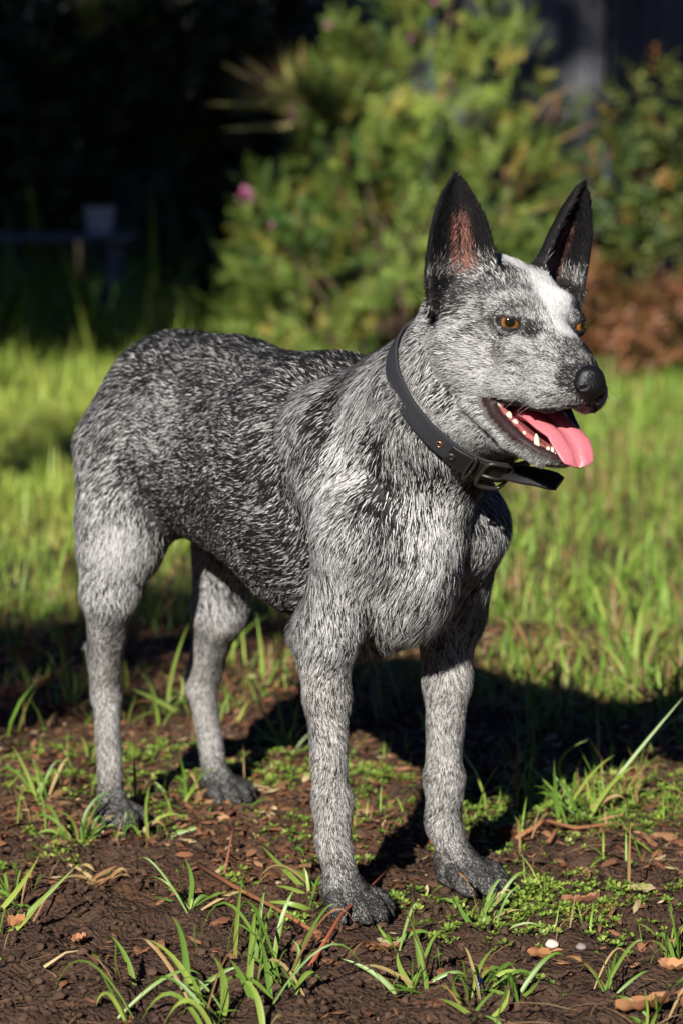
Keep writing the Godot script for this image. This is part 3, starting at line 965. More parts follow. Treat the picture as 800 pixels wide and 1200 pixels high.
func build_ground() -> void:
	gn = tuned(9.0, 3, 3)
	gn2 = tuned(55.0, 3, 4)
	var tint := tuned(3.0, 3, 5)
	var xs := steps(-0.75, 0.8, 0.008, 80.0)
	var zs := steps(-1.7, 0.75, 0.008, 80.0)
	var v := PackedVector3Array(); var c := PackedColorArray(); var t := PackedInt32Array()
	for z in zs:
		for x in xs:
			v.append(Vector3(x, soil(x, z), z))
			var w := tint.get_noise_2d(x, z)
			var f := tint.get_noise_2d(x * 7.0, z * 7.0)
			var col := Color(0.051, 0.0305, 0.0205).lerp(Color(0.076, 0.045, 0.030), clampf(0.5 + f, 0, 1))
			col = col.lerp(Color(0.115, 0.058, 0.032), clampf(smoothstep(-0.1, 0.5, w) * smoothstep(0.25, -0.35, z), 0, 1) * 0.7)
			col = col.lerp(Color(0.055, 0.05, 0.02), smoothstep(0.9, 2.2, -z) * 0.7)
			c.append(col)
	var nx := xs.size()
	for j in zs.size() - 1:
		for i in nx - 1:
			var a := j * nx + i
			t.append_array([a, a + 1, a + nx, a + 1, a + nx + 1, a + nx])
	var m := vmat(0.95, 0.25)
	var nt := NoiseTexture2D.new()
	nt.width = 512; nt.height = 512; nt.seamless = true
	nt.noise = tuned(0.06, 5, 8)
	m.heightmap_enabled = true
	m.heightmap_texture = nt
	m.heightmap_scale = 0.45
	m.uv1_triplanar = true
	m.uv1_world_triplanar = true
	m.uv1_scale = Vector3(5, 5, 5)
	part("ground", mesh_of(v, normals(v, t), c, t), m).set_meta("kind", "structure")

# one mesh set down many times, each with a tint
func scatter(called: String, mesh: Mesh, m: Material, where: Array[Transform3D], tints: PackedColorArray, parent: Node = null, stuff := true) -> MultiMeshInstance3D:
	var mm := MultiMesh.new()
	mm.transform_format = MultiMesh.TRANSFORM_3D
	mm.use_colors = true
	mm.mesh = mesh
	mm.instance_count = where.size()
	for i in where.size():
		mm.set_instance_transform(i, where[i])
		mm.set_instance_color(i, tints[i])
	var o := MultiMeshInstance3D.new()
	o.name = called if parent else numbered(called)
	o.multimesh = mm
	o.material_override = m
	if parent: parent.add_child(o, true)
	else: add_child(o, true)
	if stuff: o.set_meta("kind", "stuff")
	return o

# a grass blade of length 1 along y that bends towards +z, folded along its middle
func blade(bend: float, width: float, n := 4) -> ArrayMesh:
	var v := PackedVector3Array(); var t := PackedInt32Array(); var c := PackedColorArray()
	for i in n + 1:
		var s := float(i) / n
		var a := bend * s
		var y := s if bend < 0.01 else sin(a) / bend
		var z := 0.0 if bend < 0.01 else (1.0 - cos(a)) / bend
		var w := width * 0.5 * (1.0 - pow(s, 2.2)) * (0.55 + 0.45 * minf(1.0, s * 3.0))
		v.append_array([Vector3(-w, y, z), Vector3(0, y, z - w * 0.35), Vector3(w, y, z)])
		var k := Color(1.15, 1.1, 1.1).lerp(Color(0.95, 1.0, 0.9), s)
		c.append_array([k, k, k])
	for i in n:
		for j in 2:
			var a := i * 3 + j
			t.append_array([a, a + 3, a + 1, a + 1, a + 3, a + 4])
	return mesh_of(v, normals(v, t), c, t)

func grass_tint(dry: float) -> Color:
	var g := Color(0.15, 0.28, 0.03).lerp(Color(0.42, 0.47, 0.10), rng.randf() * rng.randf())
	g = g.lerp(Color(0.055, 0.12, 0.018), rng.randf() * 0.5)
	if rng.randf() < dry:
		g = Color(0.34, 0.24, 0.10).lerp(Color(0.20, 0.10, 0.045), rng.randf())
	return g

func build_lawn() -> void:
	var leaf := leafy(0.5, 0.5)
	var patch := tuned(1.7, 2, 21)
	var patch2 := tuned(6.0, 2, 22)
	var shapes := [blade(0.5, 0.045), blade(1.1, 0.05), blade(1.7, 0.04), blade(0.15, 0.04)]
	var where: Array = [[], [], [], []]
	var tints: Array = [[], [], [], []]
	for i in 620000:
		var z := 0.12 - 10.97 * pow(rng.randf(), 1.25)
		var half := 0.115 * (2.5 - z) + 0.55
		var x := rng.randf_range(-half - 1.3, half + 1.3)
		if rng.randf() > (half + 1.3) / 3.4: continue
		if absf(x) > half and rng.randf() < 0.45: continue
		var p := patch.get_noise_2d(x, z)
		var q := patch2.get_noise_2d(x, z)
		# bare and littered near the dog, thick further back
		var thick := smoothstep(0.55, 1.9, -z + p * 0.9 + x * 0.8)
		thick = maxf(thick * (0.55 + 0.45 * smoothstep(-0.3, 0.2, q)), 0.34 * smoothstep(-0.05, 0.3, q) * smoothstep(-0.1, -0.5, z))
		if x > 0.1 and z > -0.35 and z < 0.12: thick = maxf(thick, 0.16 * smoothstep(0.0, 0.3, q))
		if x > 0.12 and z < -0.3: thick = maxf(thick, 0.75 * smoothstep(-0.3, 0.15, q) * smoothstep(0.12, 0.2, x))
		if z > -1.6 and x < 0.0: thick *= 0.55
		if z < -1.4: thick *= smoothstep(-0.55, -0.1, patch2.get_noise_2d(x * 0.6, z * 0.6))
		if rng.randf() > thick: continue
		var near_dog := 1.0
		for w in PAWS:
			near_dog = minf(near_dog, w.distance_to(Vector2(x, z)) / 0.07)
		if near_dog < 0.7: continue
		var L := rng.randf_range(0.025, 0.075) * (0.75 + 0.5 * smoothstep(0.5, 3.0, -z)) * (1.0 + 0.5 * p) * (0.75 + 0.9 * smoothstep(0.0, 0.5, patch2.get_noise_2d(x * 1.7 + 7.0, z * 1.1)))
		if z < -2.0 and z > -6.0: L *= 0.8
		if x > 0.2 and z < -0.7 and z > -1.9: L *= 1.15
		if z < -6.0: L *= 1.0 + 1.4 * smoothstep(6.0, 9.5, -z) * rng.randf()
		if z < -6.0 and x < 0.1 and rng.randf() < 0.35: L *= 1.0 + 2.2 * smoothstep(6.0, 9.0, -z) * rng.randf()
		var s := rng.randi() % 4
		var b := Basis(Vector3.UP, rng.randf() * TAU) * Basis(Vector3.RIGHT, rng.randf_range(-0.15, 0.75) if rng.randf() < 0.7 else rng.randf_range(0.7, 1.35))
		b = b.scaled_local(Vector3(L * rng.randf_range(0.6, 1.3) if L > 0.05 else L * 1.3, L, L))
		where[s].append(Transform3D(b, Vector3(x, soil(x, z) - 0.002, z)))
		var dry := 0.16 + 0.6 * smoothstep(0.05, 0.4, patch2.get_noise_2d(x * 0.5 + 4.0, z * 0.5)) * smoothstep(9.0, 1.0, -z)
		var g := grass_tint(dry)
		if x < -0.3 * (-z * 0.15) and z < -2.5: g = g.lerp(Color(0.32, 0.40, 0.06), 0.5)
		tints[s].append(g)
	var total := 0
	for s in 4:
		var w: Array[Transform3D] = []
		w.assign(where[s])
		total += w.size()
		scatter("lawn_grass", shapes[s], leaf, w, PackedColorArray(tints[s]))
	print("lawn blades ", total)

# ---- shrubs and trees
func leaf_shape(st: SurfaceTool, at: Vector3, dir: Vector3, up: Vector3, len: float, wid: float, tone: float) -> void:
	dir = dir.normalized()
	var x := dir.cross(up)
	if x.length() < 0.05: x = dir.cross(Vector3.RIGHT)
	x = x.normalized()
	var n := x.cross(dir)
	var mid := at + dir * len * 0.5 - n * len * 0.03
	var tip := at + dir * len - n * len * 0.16
	st.set_color(Color(tone, tone, tone))
	var l := mid - x * wid * 0.5 + n * wid * 0.14
	var r := mid + x * wid * 0.5 + n * wid * 0.14
	for p in [at, l, mid, at, mid, r, l, tip, mid, mid, tip, r]: st.add_vertex(p)

func sprig(count: int, len: float, leaf_len: float, leaf_wid: float, spread: float, s: int) -> ArrayMesh:
	var g := RandomNumberGenerator.new()
	g.seed = s
	var st := SurfaceTool.new()
	st.begin(Mesh.PRIMITIVE_TRIANGLES)
	st.set_smooth_group(-1)
	for i in count:
		var t := (i + 0.5) / count
		var a := i * 2.4 + g.randf() * 0.6
		var out := Vector3(cos(a), 0, sin(a))
		var d := (out * spread + Vector3.UP * (1.0 - spread * 0.6) + Vector3(g.randfn(0, 0.15), g.randfn(0, 0.15), g.randfn(0, 0.15)))
		var at := Vector3(0.01 * sin(t * 3.0), t * len, 0.01 * cos(t * 4.0))
		leaf_shape(st, at, d, Vector3.UP, leaf_len * g.randf_range(0.7, 1.15) * (1.0 - 0.35 * t), leaf_wid * g.randf_range(0.8, 1.2), g.randf_range(0.8, 1.15))
	# stalk
	st.set_color(Color(0.8, 0.6, 0.5))
	for k in 3:
		var a0 := TAU * k / 3.0; var a1 := TAU * (k + 1) / 3.0
		var r := len * 0.012
		var p0 := Vector3(cos(a0) * r, 0, sin(a0) * r); var p1 := Vector3(cos(a1) * r, 0, sin(a1) * r)
		for p in [p0, Vector3(0, len, 0), p1]: st.add_vertex(p)
	st.generate_normals()
	return st.commit()

func aim(y: Vector3, roll: float, s: float) -> Basis:
	y = y.normalized()
	var x := y.cross(Vector3(0.3, 0.1, 1)).normalized()
	var b := Basis(x, y, x.cross(y)) * Basis(Vector3.UP, roll)
	return b.scaled_local(Vector3(s, s, s))

# lobes: [centre, radii, sprigs]; each sprig points outwards and up from its lobe
func foliage(parent: Node3D, called: String, mesh: Mesh, m: Material, lobes: Array, c0: Color, c1: Color, c2: Color, size: float, shell := 0.55, gaps := -2.0) -> void:
	var where: Array[Transform3D] = []
	var tints := PackedColorArray()
	for l in lobes:
		var c: Vector3 = l[0]
		var r: Vector3 = l[1]
		var tone := rng.randf()
		for i in int(l[2]):
			var d := Vector3(rng.randfn(0, 1), rng.randfn(0, 1), rng.randfn(0, 1)).normalized()
			var rad := lerpf(shell, 1.0, pow(rng.randf(), 0.6)) * (1.0 + 0.22 * gn.get_noise_3d(c.x + d.x * 0.25, c.y + d.y * 0.25, d.z * 0.25))
			if rng.randf() < 0.05: rad *= 1.18
			var p := c + d * r * rad
			if p.y < 0.01: continue
			if gn.get_noise_3d(p.x * 0.7 + 3.0, p.y * 0.7, p.z * 0.4 + c.z) < gaps: continue
			where.append(Transform3D(aim(d + Vector3(0, 0.55, 0) + Vector3(rng.randfn(0, 0.3), rng.randfn(0, 0.3), rng.randfn(0, 0.3)), rng.randf() * TAU, size * rng.randf_range(0.7, 1.3)), p))
			var g := c0.lerp(c1, clampf(rng.randfn(0.1 + 0.6 * tone, 0.25), 0, 1))
			if rng.randf() < 0.13: g = c2.lerp(g, rng.randf() * 0.5)
			tints.append(g)
	scatter(called, mesh, m, where, tints, parent)

func stems(parent: Node3D, called: String, m: Material, lobes: Array, thick: float) -> void:
	for l in lobes:
		var c: Vector3 = l[0]
		var b := Vector3(c.x * 0.12, -0.02, c.z * 0.12)
		var mid := b.lerp(c, 0.5) + Vector3(rng.randfn(0, 0.03), 0.04, rng.randfn(0, 0.03))
		part(called, tube(PackedVector3Array([b, b.lerp(mid, 0.5), mid, c, c + Vector3(rng.randfn(0, 0.05), (l[1] as Vector3).y * 0.5, 0)]), PackedFloat32Array([thick, thick * 0.9, thick * 0.7, thick * 0.45, thick * 0.15]), 7), m, parent)

func tree(called: String, label: String, at: Vector3, height: float, girth: float, lobes: Array, mesh: Mesh, m: Material, c0: Color, c1: Color, size: float, group := "") -> void:
	var t := thing(called, label, "tree", at, 0.0, group)
	var bark := mat(Color(0.10, 0.075, 0.055), 0.9, 0.2)
	part("trunk", tube(PackedVector3Array([Vector3(0, -0.05, 0), Vector3(0.03, 0.3, 0), Vector3(-0.02, height * 0.5, 0.05), Vector3(0.05, height, 0)]), PackedFloat32Array([girth * 1.5, girth, girth * 0.8, girth * 0.5]), 12), bark, t)
	for l in lobes:
		var c: Vector3 = l[0]
		var b := Vector3(0, minf(height * 0.75, c.y - 0.2), 0)
		part("limb", tube(PackedVector3Array([b, b.lerp(c, 0.5) + Vector3(0, 0.12, 0), c]), PackedFloat32Array([girth * 0.5, girth * 0.3, girth * 0.08]), 7), bark, t)
	foliage(t, "crown", mesh, m, lobes, c0, c1, c0, size, 0.25)

func build_backdrop() -> void:
	var leaf := leafy(0.5, 0.4)
	var wood := mat(Color(0.09, 0.06, 0.04), 0.9, 0.2)
	var fine := sprig(26, 0.11, 0.042, 0.0065, 0.72, 1)
	var wide := sprig(13, 0.13, 0.060, 0.022, 0.85, 2)
	var big := sprig(14, 0.5, 0.26, 0.11, 0.95, 3)

	# corrugated fence along the back
	var f := thing("metal_fence", "blue grey corrugated metal fence in the shade behind the shrubs", "fence", Vector3(0, 0, -11.2))
	var sheet := mat(Color(0.19, 0.205, 0.24), 0.55, 0.5)
	var rust := NoiseTexture2D.new()
	rust.width = 256; rust.height = 256; rust.seamless = true
	rust.noise = tuned(0.012, 4, 31)
	var ramp := Gradient.new()
	ramp.set_color(0, Color(0.55, 0.52, 0.50)); ramp.set_color(1, Color(1, 1, 1))
	rust.color_ramp = ramp
	sheet.albedo_texture = rust
	sheet.uv1_triplanar = true
	sheet.uv1_scale = Vector3(1.5, 0.25, 1.5)
	var pm := corrugated(0.78, 1.9)
	for k in 9:
		var p := part("panel", pm, sheet, f)
		p.position = Vector3(-3.2 + k * 0.80, 0.03 + rng.randf() * 0.02, rng.randfn(0, 0.006))
		p.rotation.z = rng.randfn(0, 0.004)
	for k in 5:
		part("post", tube(PackedVector3Array([Vector3(-3.6 + k * 1.8, -0.1, -0.06), Vector3(-3.6 + k * 1.8, 1.85, -0.06)]), PackedFloat32Array([0.035, 0.035]), 8), wood, f)
	for y in [0.45, 1.5]:
		part("rail", tube(PackedVector3Array([Vector3(-3.7, y, -0.04), Vector3(3.9, y, -0.04)]), PackedFloat32Array([0.025, 0.025]), 6), wood, f)

	# main flowering shrub
	var s := thing("flowering_shrub", "bright green feathery shrub with small pink flowers behind the dog", "shrub", Vector3(0.20, 0, -7.4))
	var lobes := [
		[Vector3(-0.20, 0.80, 0.05), Vector3(0.16, 0.24, 0.17), 230], [Vector3(-0.185, 1.02, 0.02), Vector3(0.05, 0.15, 0.06), 70], [Vector3(-0.07, 0.99, 0.02), Vector3(0.045, 0.14, 0.06), 60], [Vector3(-0.29, 0.92, 0.1), Vector3(0.05, 0.12, 0.05), 40],
		[Vector3(-0.36, 0.50, 0.12), Vector3(0.15, 0.18, 0.18), 200], [Vector3(-0.46, 0.56, 0.2), Vector3(0.045, 0.10, 0.05), 40], [Vector3(-0.50, 0.42, 0.22), Vector3(0.05, 0.10, 0.05), 40], [Vector3(-0.36, 0.22, 0.20), Vector3(0.22, 0.20, 0.2), 260], [Vector3(0.02, 0.45, 0.22), Vector3(0.26, 0.34, 0.22), 430],
		[Vector3(0.10, 0.93, 0.0), Vector3(0.22, 0.24, 0.2), 360], [Vector3(0.16, 1.28, -0.05), Vector3(0.19, 0.2, 0.18), 230], [Vector3(0.34, 0.60, 0.05), Vector3(0.18, 0.28, 0.2), 300], [Vector3(-0.02, 1.36, -0.1), Vector3(0.12, 0.14, 0.14), 90],
		[Vector3(0.33, 0.25, 0.15), Vector3(0.22, 0.22, 0.2), 250], [Vector3(0.36, 1.06, -0.05), Vector3(0.09, 0.16, 0.12), 60], [Vector3(0.30, 1.36, -0.05), Vector3(0.07, 0.12, 0.1), 40]]
	stems(s, "stem", wood, lobes, 0.014)
	foliage(s, "foliage", fine, leaf, lobes, Color(0.030, 0.085, 0.012), Color(0.24, 0.31, 0.05), Color(0.36, 0.28, 0.06), 0.85, 0.35, -0.06)
	var petal := leafy(0.5, 0.4)
	for q in [[Vector3(-0.50, 0.61, 0.42), 1.25], [Vector3(-0.36, 0.87, 0.3), 0.6], [Vector3(-0.24, 1.17, 0.15), 0.6], [Vector3(0.10, 1.24, 0.2), 0.5], [Vector3(0.14, 0.98, 0.24), 0.5], [Vector3(-0.42, 0.52, 0.4), 0.5], [Vector3(0.02, 1.12, 0.2), 0.4]]:
		var st := SurfaceTool.new()
		st.begin(Mesh.PRIMITIVE_TRIANGLES)
		st.set_smooth_group(-1)
		for k in 14:
			var d := Vector3(rng.randfn(0, 1), rng.randfn(0.4, 1), rng.randfn(0.3, 1)).normalized()
			st.set_color(Color(0.52, 0.16, 0.34))
			leaf_shape(st, Vector3.ZERO, d, Vector3.UP, 0.034 * q[1], 0.026 * q[1], 1.0)
		st.generate_normals()
		var fm := mat(Color(0.55, 0.17, 0.36), 0.6)
		fm.backlight_enabled = true
		fm.backlight = Color(0.4, 0.4, 0.4)
		fm.cull_mode = BaseMaterial3D.CULL_DISABLED
		part("flower", st.commit(), fm, s).position = q[0]

	# strap leaves
	var sp := thing("spiky_plant", "plant with long pale strap leaves fanning out beside the flowering shrub", "plant", Vector3(-0.10, 0, -7.62))
	part("stem", tube(PackedVector3Array([Vector3(0, -0.02, 0), Vector3(0.01, 0.4, 0), Vector3(0, 0.78, 0)]), PackedFloat32Array([0.016, 0.014, 0.012]), 8), wood, sp)
	var straw := [Color(0.36, 0.26, 0.12), Color(0.40, 0.34, 0.12), Color(0.28, 0.26, 0.07), Color(0.26, 0.15, 0.07)]
	for k in 26:
		var a := -2.6 + 2.4 * rng.randf() if k < 17 else rng.randf() * TAU
		var e := rng.randf_range(-0.25, 1.0)
		var bm := blade(rng.randf_range(0.2, 0.6), 0.075, 6)
		var lm := mat(straw[k % 4], 0.55)
		lm.vertex_color_use_as_albedo = true
		lm.cull_mode = BaseMaterial3D.CULL_DISABLED
		var o := part("strap_leaf", bm, lm, sp)
		var d := Vector3(sin(a) * cos(e), sin(e), cos(a) * cos(e))
		if k < 17: d = Vector3(-absf(cos(a)) - 0.3, sin(e), sin(a) * 0.5 + 0.2).normalized()
		else: d = Vector3(rng.randf_range(-0.5, 0.15), 1.0, rng.randf_range(-0.6, -0.1)).normalized()
		o.transform = Transform3D(aim(d, rng.randf() * TAU, rng.randf_range(0.26, 0.38)), Vector3(-0.02, 0.84 + rng.randf() * 0.08, 0))

	# right: brownish shrub, dry twigs, rusty dead leaves, clay pot
	var b := thing("brownish_shrub", "olive and brown loose shrub in front of the metal fence", "shrub", Vector3(0.98, 0, -7.9))
	var bl := [[Vector3(-0.05, 0.62, 0), Vector3(0.32, 0.24, 0.25), 240], [Vector3(0.28, 0.74, 0), Vector3(0.30, 0.22, 0.25), 220], [Vector3(-0.26, 0.40, 0.15), Vector3(0.24, 0.22, 0.22), 200], [Vector3(0.22, 0.42, 0.1), Vector3(0.34, 0.28, 0.22), 260], [Vector3(0.62, 0.55, 0.0), Vector3(0.35, 0.36, 0.3), 260], [Vector3(-0.24, 0.80, -0.1), Vector3(0.08, 0.20, 0.1), 40], [Vector3(0.10, 0.92, -0.1), Vector3(0.12, 0.12, 0.1), 40]]
	stems(b, "stem", wood, bl, 0.013)
	foliage(b, "foliage", wide, leaf, bl, Color(0.040, 0.075, 0.014), Color(0.15, 0.16, 0.026), Color(0.26, 0.11, 0.03), 0.7, 0.3, -0.12)
	var d := thing("dead_fern", "rust brown dead fern heaped low against the olive shrub", "fern", Vector3(0.93, 0, -7.3))
	foliage(d, "foliage", sprig(16, 0.14, 0.055, 0.012, 0.8, 5), leaf, [[Vector3(0.02, 0.13, 0), Vector3(0.24, 0.16, 0.16), 120], [Vector3(0.06, 0.10, 0.16), Vector3(0.14, 0.11, 0.06), 36], [Vector3(0.30, 0.20, 0), Vector3(0.20, 0.20, 0.2), 100], [Vector3(-0.16, 0.22, -0.05), Vector3(0.13, 0.16, 0.12), 60]], Color(0.085, 0.032, 0.016), Color(0.24, 0.10, 0.04), Color(0.09, 0.11, 0.03), 1.0, 0.2, -0.15)
	stems(d, "stalk", wood, [[Vector3(0.05, 0.25, 0), Vector3(0.1, 0.1, 0.1), 0], [Vector3(0.3, 0.3, 0), Vector3(0.1, 0.1, 0.1), 0]], 0.008)
	var tw := thing("bare_twigs", "bare tan twigs reaching out between the two shrubs", "branch", Vector3(0.62, 0, -7.5))
	var tan := mat(Color(0.22, 0.13, 0.07), 0.8, 0.3)
	for q in [[Vector3(-0.08, 0.70, 0.05), Vector3(0.1, 0.80, 0.1), Vector3(0.22, 0.86, 0.1)], [Vector3(-0.05, 0.62, 0.05), Vector3(0.08, 0.72, 0.12), Vector3(0.2, 0.70, 0.1)], [Vector3(-0.04, 0.8, 0.0), Vector3(0.05, 0.93, 0.1), Vector3(0.16, 0.98, 0.1)], [Vector3(-0.02, 0.55, 0.08), Vector3(0.1, 0.6, 0.14), Vector3(0.24, 0.62, 0.1)]]:
		part("twig", tube(PackedVector3Array([Vector3(0, 0.02, 0), q[0], q[1], q[2]]), PackedFloat32Array([0.008, 0.006, 0.0045, 0.002]), 6), tan, tw)
	# left: dark shrub, tall grass clump, bench with a pale tub, trunk
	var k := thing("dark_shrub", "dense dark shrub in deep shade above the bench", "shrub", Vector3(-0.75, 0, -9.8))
	var kl := [[Vector3(-0.5, 1.0, 0), Vector3(0.5, 0.5, 0.3), 520], [Vector3(0.1, 1.25, 0), Vector3(0.5, 0.5, 0.3), 520], [Vector3(0.55, 0.7, 0), Vector3(0.4, 0.6, 0.3), 480], [Vector3(-1.1, 1.3, 0), Vector3(0.5, 0.6, 0.3), 420], [Vector3(0.35, 0.3, 0.1), Vector3(0.4, 0.3, 0.3), 260]]
	stems(k, "stem", wood, kl, 0.02)
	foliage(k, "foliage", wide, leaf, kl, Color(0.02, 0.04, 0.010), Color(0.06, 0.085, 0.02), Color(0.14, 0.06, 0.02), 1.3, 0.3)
	var fl := thing("tall_grass_clump", "clump of tall green strap grass at the shaded edge of the lawn", "plant", Vector3(-0.86, 0, -8.2))
	for i in 34:
		var bm := blade(rng.randf_range(0.3, 1.1), 0.045, 6)
		var lm := leafy(0.5, 0.4)
		lm.albedo_color = Color(0.07, 0.18, 0.03).lerp(Color(0.16, 0.28, 0.05), rng.randf()).linear_to_srgb()
		var o := part("leaf", bm, lm, fl)
		var a := rng.randf() * TAU
		o.transform = Transform3D(Basis(Vector3.UP, a) * Basis(Vector3.RIGHT, rng.randf_range(0.05, 0.5)).scaled_local(Vector3(1, 1, 1) * rng.randf_range(0.3, 0.6)), Vector3(rng.randfn(0, 0.07), 0, rng.randfn(0, 0.06)))
	var be := thing("garden_bench", "low dark timber bench in the shade at the back of the lawn", "bench", Vector3(-1.25, 0, -9.1))
	var dark := mat(Color(0.14, 0.15, 0.19), 0.7, 0.4)
	for i in 4:
		var bx := BoxMesh.new(); bx.size = Vector3(0.9, 0.025, 0.085)
		part("slat", bx, dark, be).position = Vector3(0, 0.46, -0.15 + i * 0.1)
	for x in [-0.38, 0.38]:
		for z in [-0.13, 0.13]:
			var bx := BoxMesh.new(); bx.size = Vector3(0.06, 0.447, 0.06)
			part("leg", bx, dark, be).position = Vector3(x, 0.2235, z)
	var tub := thing("plastic_tub", "small pale plastic tub left on the end of the bench", "tub", Vector3(-0.93, 0.4725, -9.05))
	part("bowl", lathe([Vector2(0.001, 0.0), Vector2(0.045, 0.0), Vector2(0.06, 0.10), Vector2(0.056, 0.10), Vector2(0.042, 0.006), Vector2(0.001, 0.006)]), mat(Color(0.55, 0.56, 0.58), 0.5), tub)
	part("rim", lathe([Vector2(0.060, 0.096), Vector2(0.066, 0.096), Vector2(0.066, 0.105), Vector2(0.060, 0.105), Vector2(0.060, 0.096)]), mat(Color(0.55, 0.56, 0.58), 0.5), tub)

	var k2 := k.duplicate() as Node3D
	k2.name = numbered("dark_shrub")
	add_child(k2)
	k2.position = Vector3(-3.1, 0, -7.6)
	k2.rotation.y = 2.2
	k2.set_meta("label", "dark rounded shrub past the far end of the bench")
	var b2 := b.duplicate() as Node3D
	b2.name = numbered("brownish_shrub")
	add_child(b2)
	b2.position = Vector3(2.6, 0, -7.2)
	b2.rotation.y = 2.6
	b2.set_meta("label", "olive shrub past the rusty fern at the side of the lawn")
	# trees whose shade falls on the back of the garden
	tree("tree", "broad tree with a dense crown standing outside the picture to the south west", Vector3(-5.55, 0, 2.6), 5.0, 0.22, [[Vector3(0.3, 6.4, -0.4), Vector3(2.2, 2.0, 2.0), 400], [Vector3(1.4, 5.9, -0.5), Vector3(1.1, 1.2, 1.2), 190], [Vector3(3.5, 8.6, -0.4), Vector3(2.1, 2.1, 1.8), 600], [Vector3(5.6, 9.2, -0.6), Vector3(1.6, 2.2, 1.6), 330], [Vector3(-1.6, 6.6, 0), Vector3(1.8, 1.8, 1.8), 500], [Vector3(2.85, 3.45, -0.1), Vector3(0.26, 0.24, 0.26), 13]], big, leaf, Color(0.05, 0.09, 0.02), Color(0.09, 0.13, 0.03), 1.0)
	tree("tree", "slim sapling outside the picture that dapples the soil", Vector3(-1.75, 0, 3.5), 2.1, 0.03, [[Vector3(0.08, 2.22, -0.15), Vector3(0.13, 0.11, 0.13), 50], [Vector3(0.1, 2.45, 0), Vector3(0.18, 0.15, 0.15), 50]], wide, leaf, Color(0.05, 0.09, 0.02), Color(0.09, 0.13, 0.03), 1.4)
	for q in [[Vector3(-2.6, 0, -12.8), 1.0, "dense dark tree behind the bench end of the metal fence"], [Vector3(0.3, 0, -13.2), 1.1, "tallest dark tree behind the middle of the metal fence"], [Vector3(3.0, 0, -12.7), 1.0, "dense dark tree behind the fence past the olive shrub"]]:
		var z: float = q[1]
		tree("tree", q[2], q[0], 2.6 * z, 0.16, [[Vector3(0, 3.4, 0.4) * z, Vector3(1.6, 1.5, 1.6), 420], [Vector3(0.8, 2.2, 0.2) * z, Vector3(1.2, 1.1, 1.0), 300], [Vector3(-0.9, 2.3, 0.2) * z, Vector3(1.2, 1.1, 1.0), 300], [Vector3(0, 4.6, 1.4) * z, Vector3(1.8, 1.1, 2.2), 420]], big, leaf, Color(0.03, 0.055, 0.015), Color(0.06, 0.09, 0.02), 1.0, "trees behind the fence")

func corrugated(w: float, h: float) -> ArrayMesh:
	var v := PackedVector3Array(); var t := PackedInt32Array()
	var n := 80
	for i in n + 1:
		var x := w * (float(i) / n - 0.5)
		var z := 0.009 * cos(TAU * x / 0.076)
		v.append(Vector3(x, 0, z)); v.append(Vector3(x, h, z))
	for i in n:
		var a := i * 2
		t.append_array([a, a + 1, a + 2, a + 2, a + 1, a + 3])
	return mesh_of(v, normals(v, t), PackedColorArray(), t)

func lathe(prof: Array, seg := 32) -> ArrayMesh:
	var st := SurfaceTool.new()
	st.begin(Mesh.PRIMITIVE_TRIANGLES)
	st.set_smooth_group(-1)
	for k in seg:
		var a0 := TAU * k / seg; var a1 := TAU * (k + 1) / seg
		for i in prof.size() - 1:
			var p: Vector2 = prof[i]; var q: Vector2 = prof[i + 1]
			var e := [Vector3(p.x * cos(a0), p.y, p.x * sin(a0)), Vector3(q.x * cos(a0), q.y, q.x * sin(a0)), Vector3(p.x * cos(a1), p.y, p.x * sin(a1)), Vector3(q.x * cos(a1), q.y, q.x * sin(a1))]
			for j in [0, 1, 2, 2, 1, 3]: st.add_vertex(e[j])
	st.generate_normals()
	return st.commit()

func build_place() -> void:
	build_ground()
	build_backdrop()
	build_lawn()

# ---------------------------------------------------------------- small things on the ground
# a blade through three points, a ribbon folded along its middle
func ribbon(a: Vector3, m: Vector3, e: Vector3, w: float, twist: float) -> ArrayMesh:
	var v := PackedVector3Array(); var t := PackedInt32Array(); var c := PackedColorArray()
	var n := 9
	var ctl := m * 2.0 - (a + e) * 0.5
	for i in n + 1:
		var s := float(i) / n
		var p := a * (1 - s) * (1 - s) + ctl * 2 * s * (1 - s) + e * s * s
		var d := ((ctl - a) * (1 - s) + (e - ctl) * s).normalized()
		var x := d.cross(Vector3(sin(twist + s * 0.8), 0.35, cos(twist + s * 0.8)))
		x = x.normalized()
		var y := x.cross(d)
		var k := w * 0.5 * (1.0 - pow(s, 2.6)) * (0.6 + 0.4 * minf(1.0, s * 4.0))
		v.append_array([p - x * k + y * k * 0.25, p, p + x * k + y * k * 0.25])
		var tone := Color(1.3, 1.12, 1.3).lerp(Color(0.92, 1.0, 0.9), minf(1.0, s * 2.2))
		c.append_array([tone, tone * 1.06, tone])
	for i in n:
		for j in 2:
			var q := i * 3 + j
			t.append_array([q, q + 3, q + 1, q + 1, q + 3, q + 4])
	return mesh_of(v, normals(v, t), c, t)

var greens: Array = []
var straws: Array = []

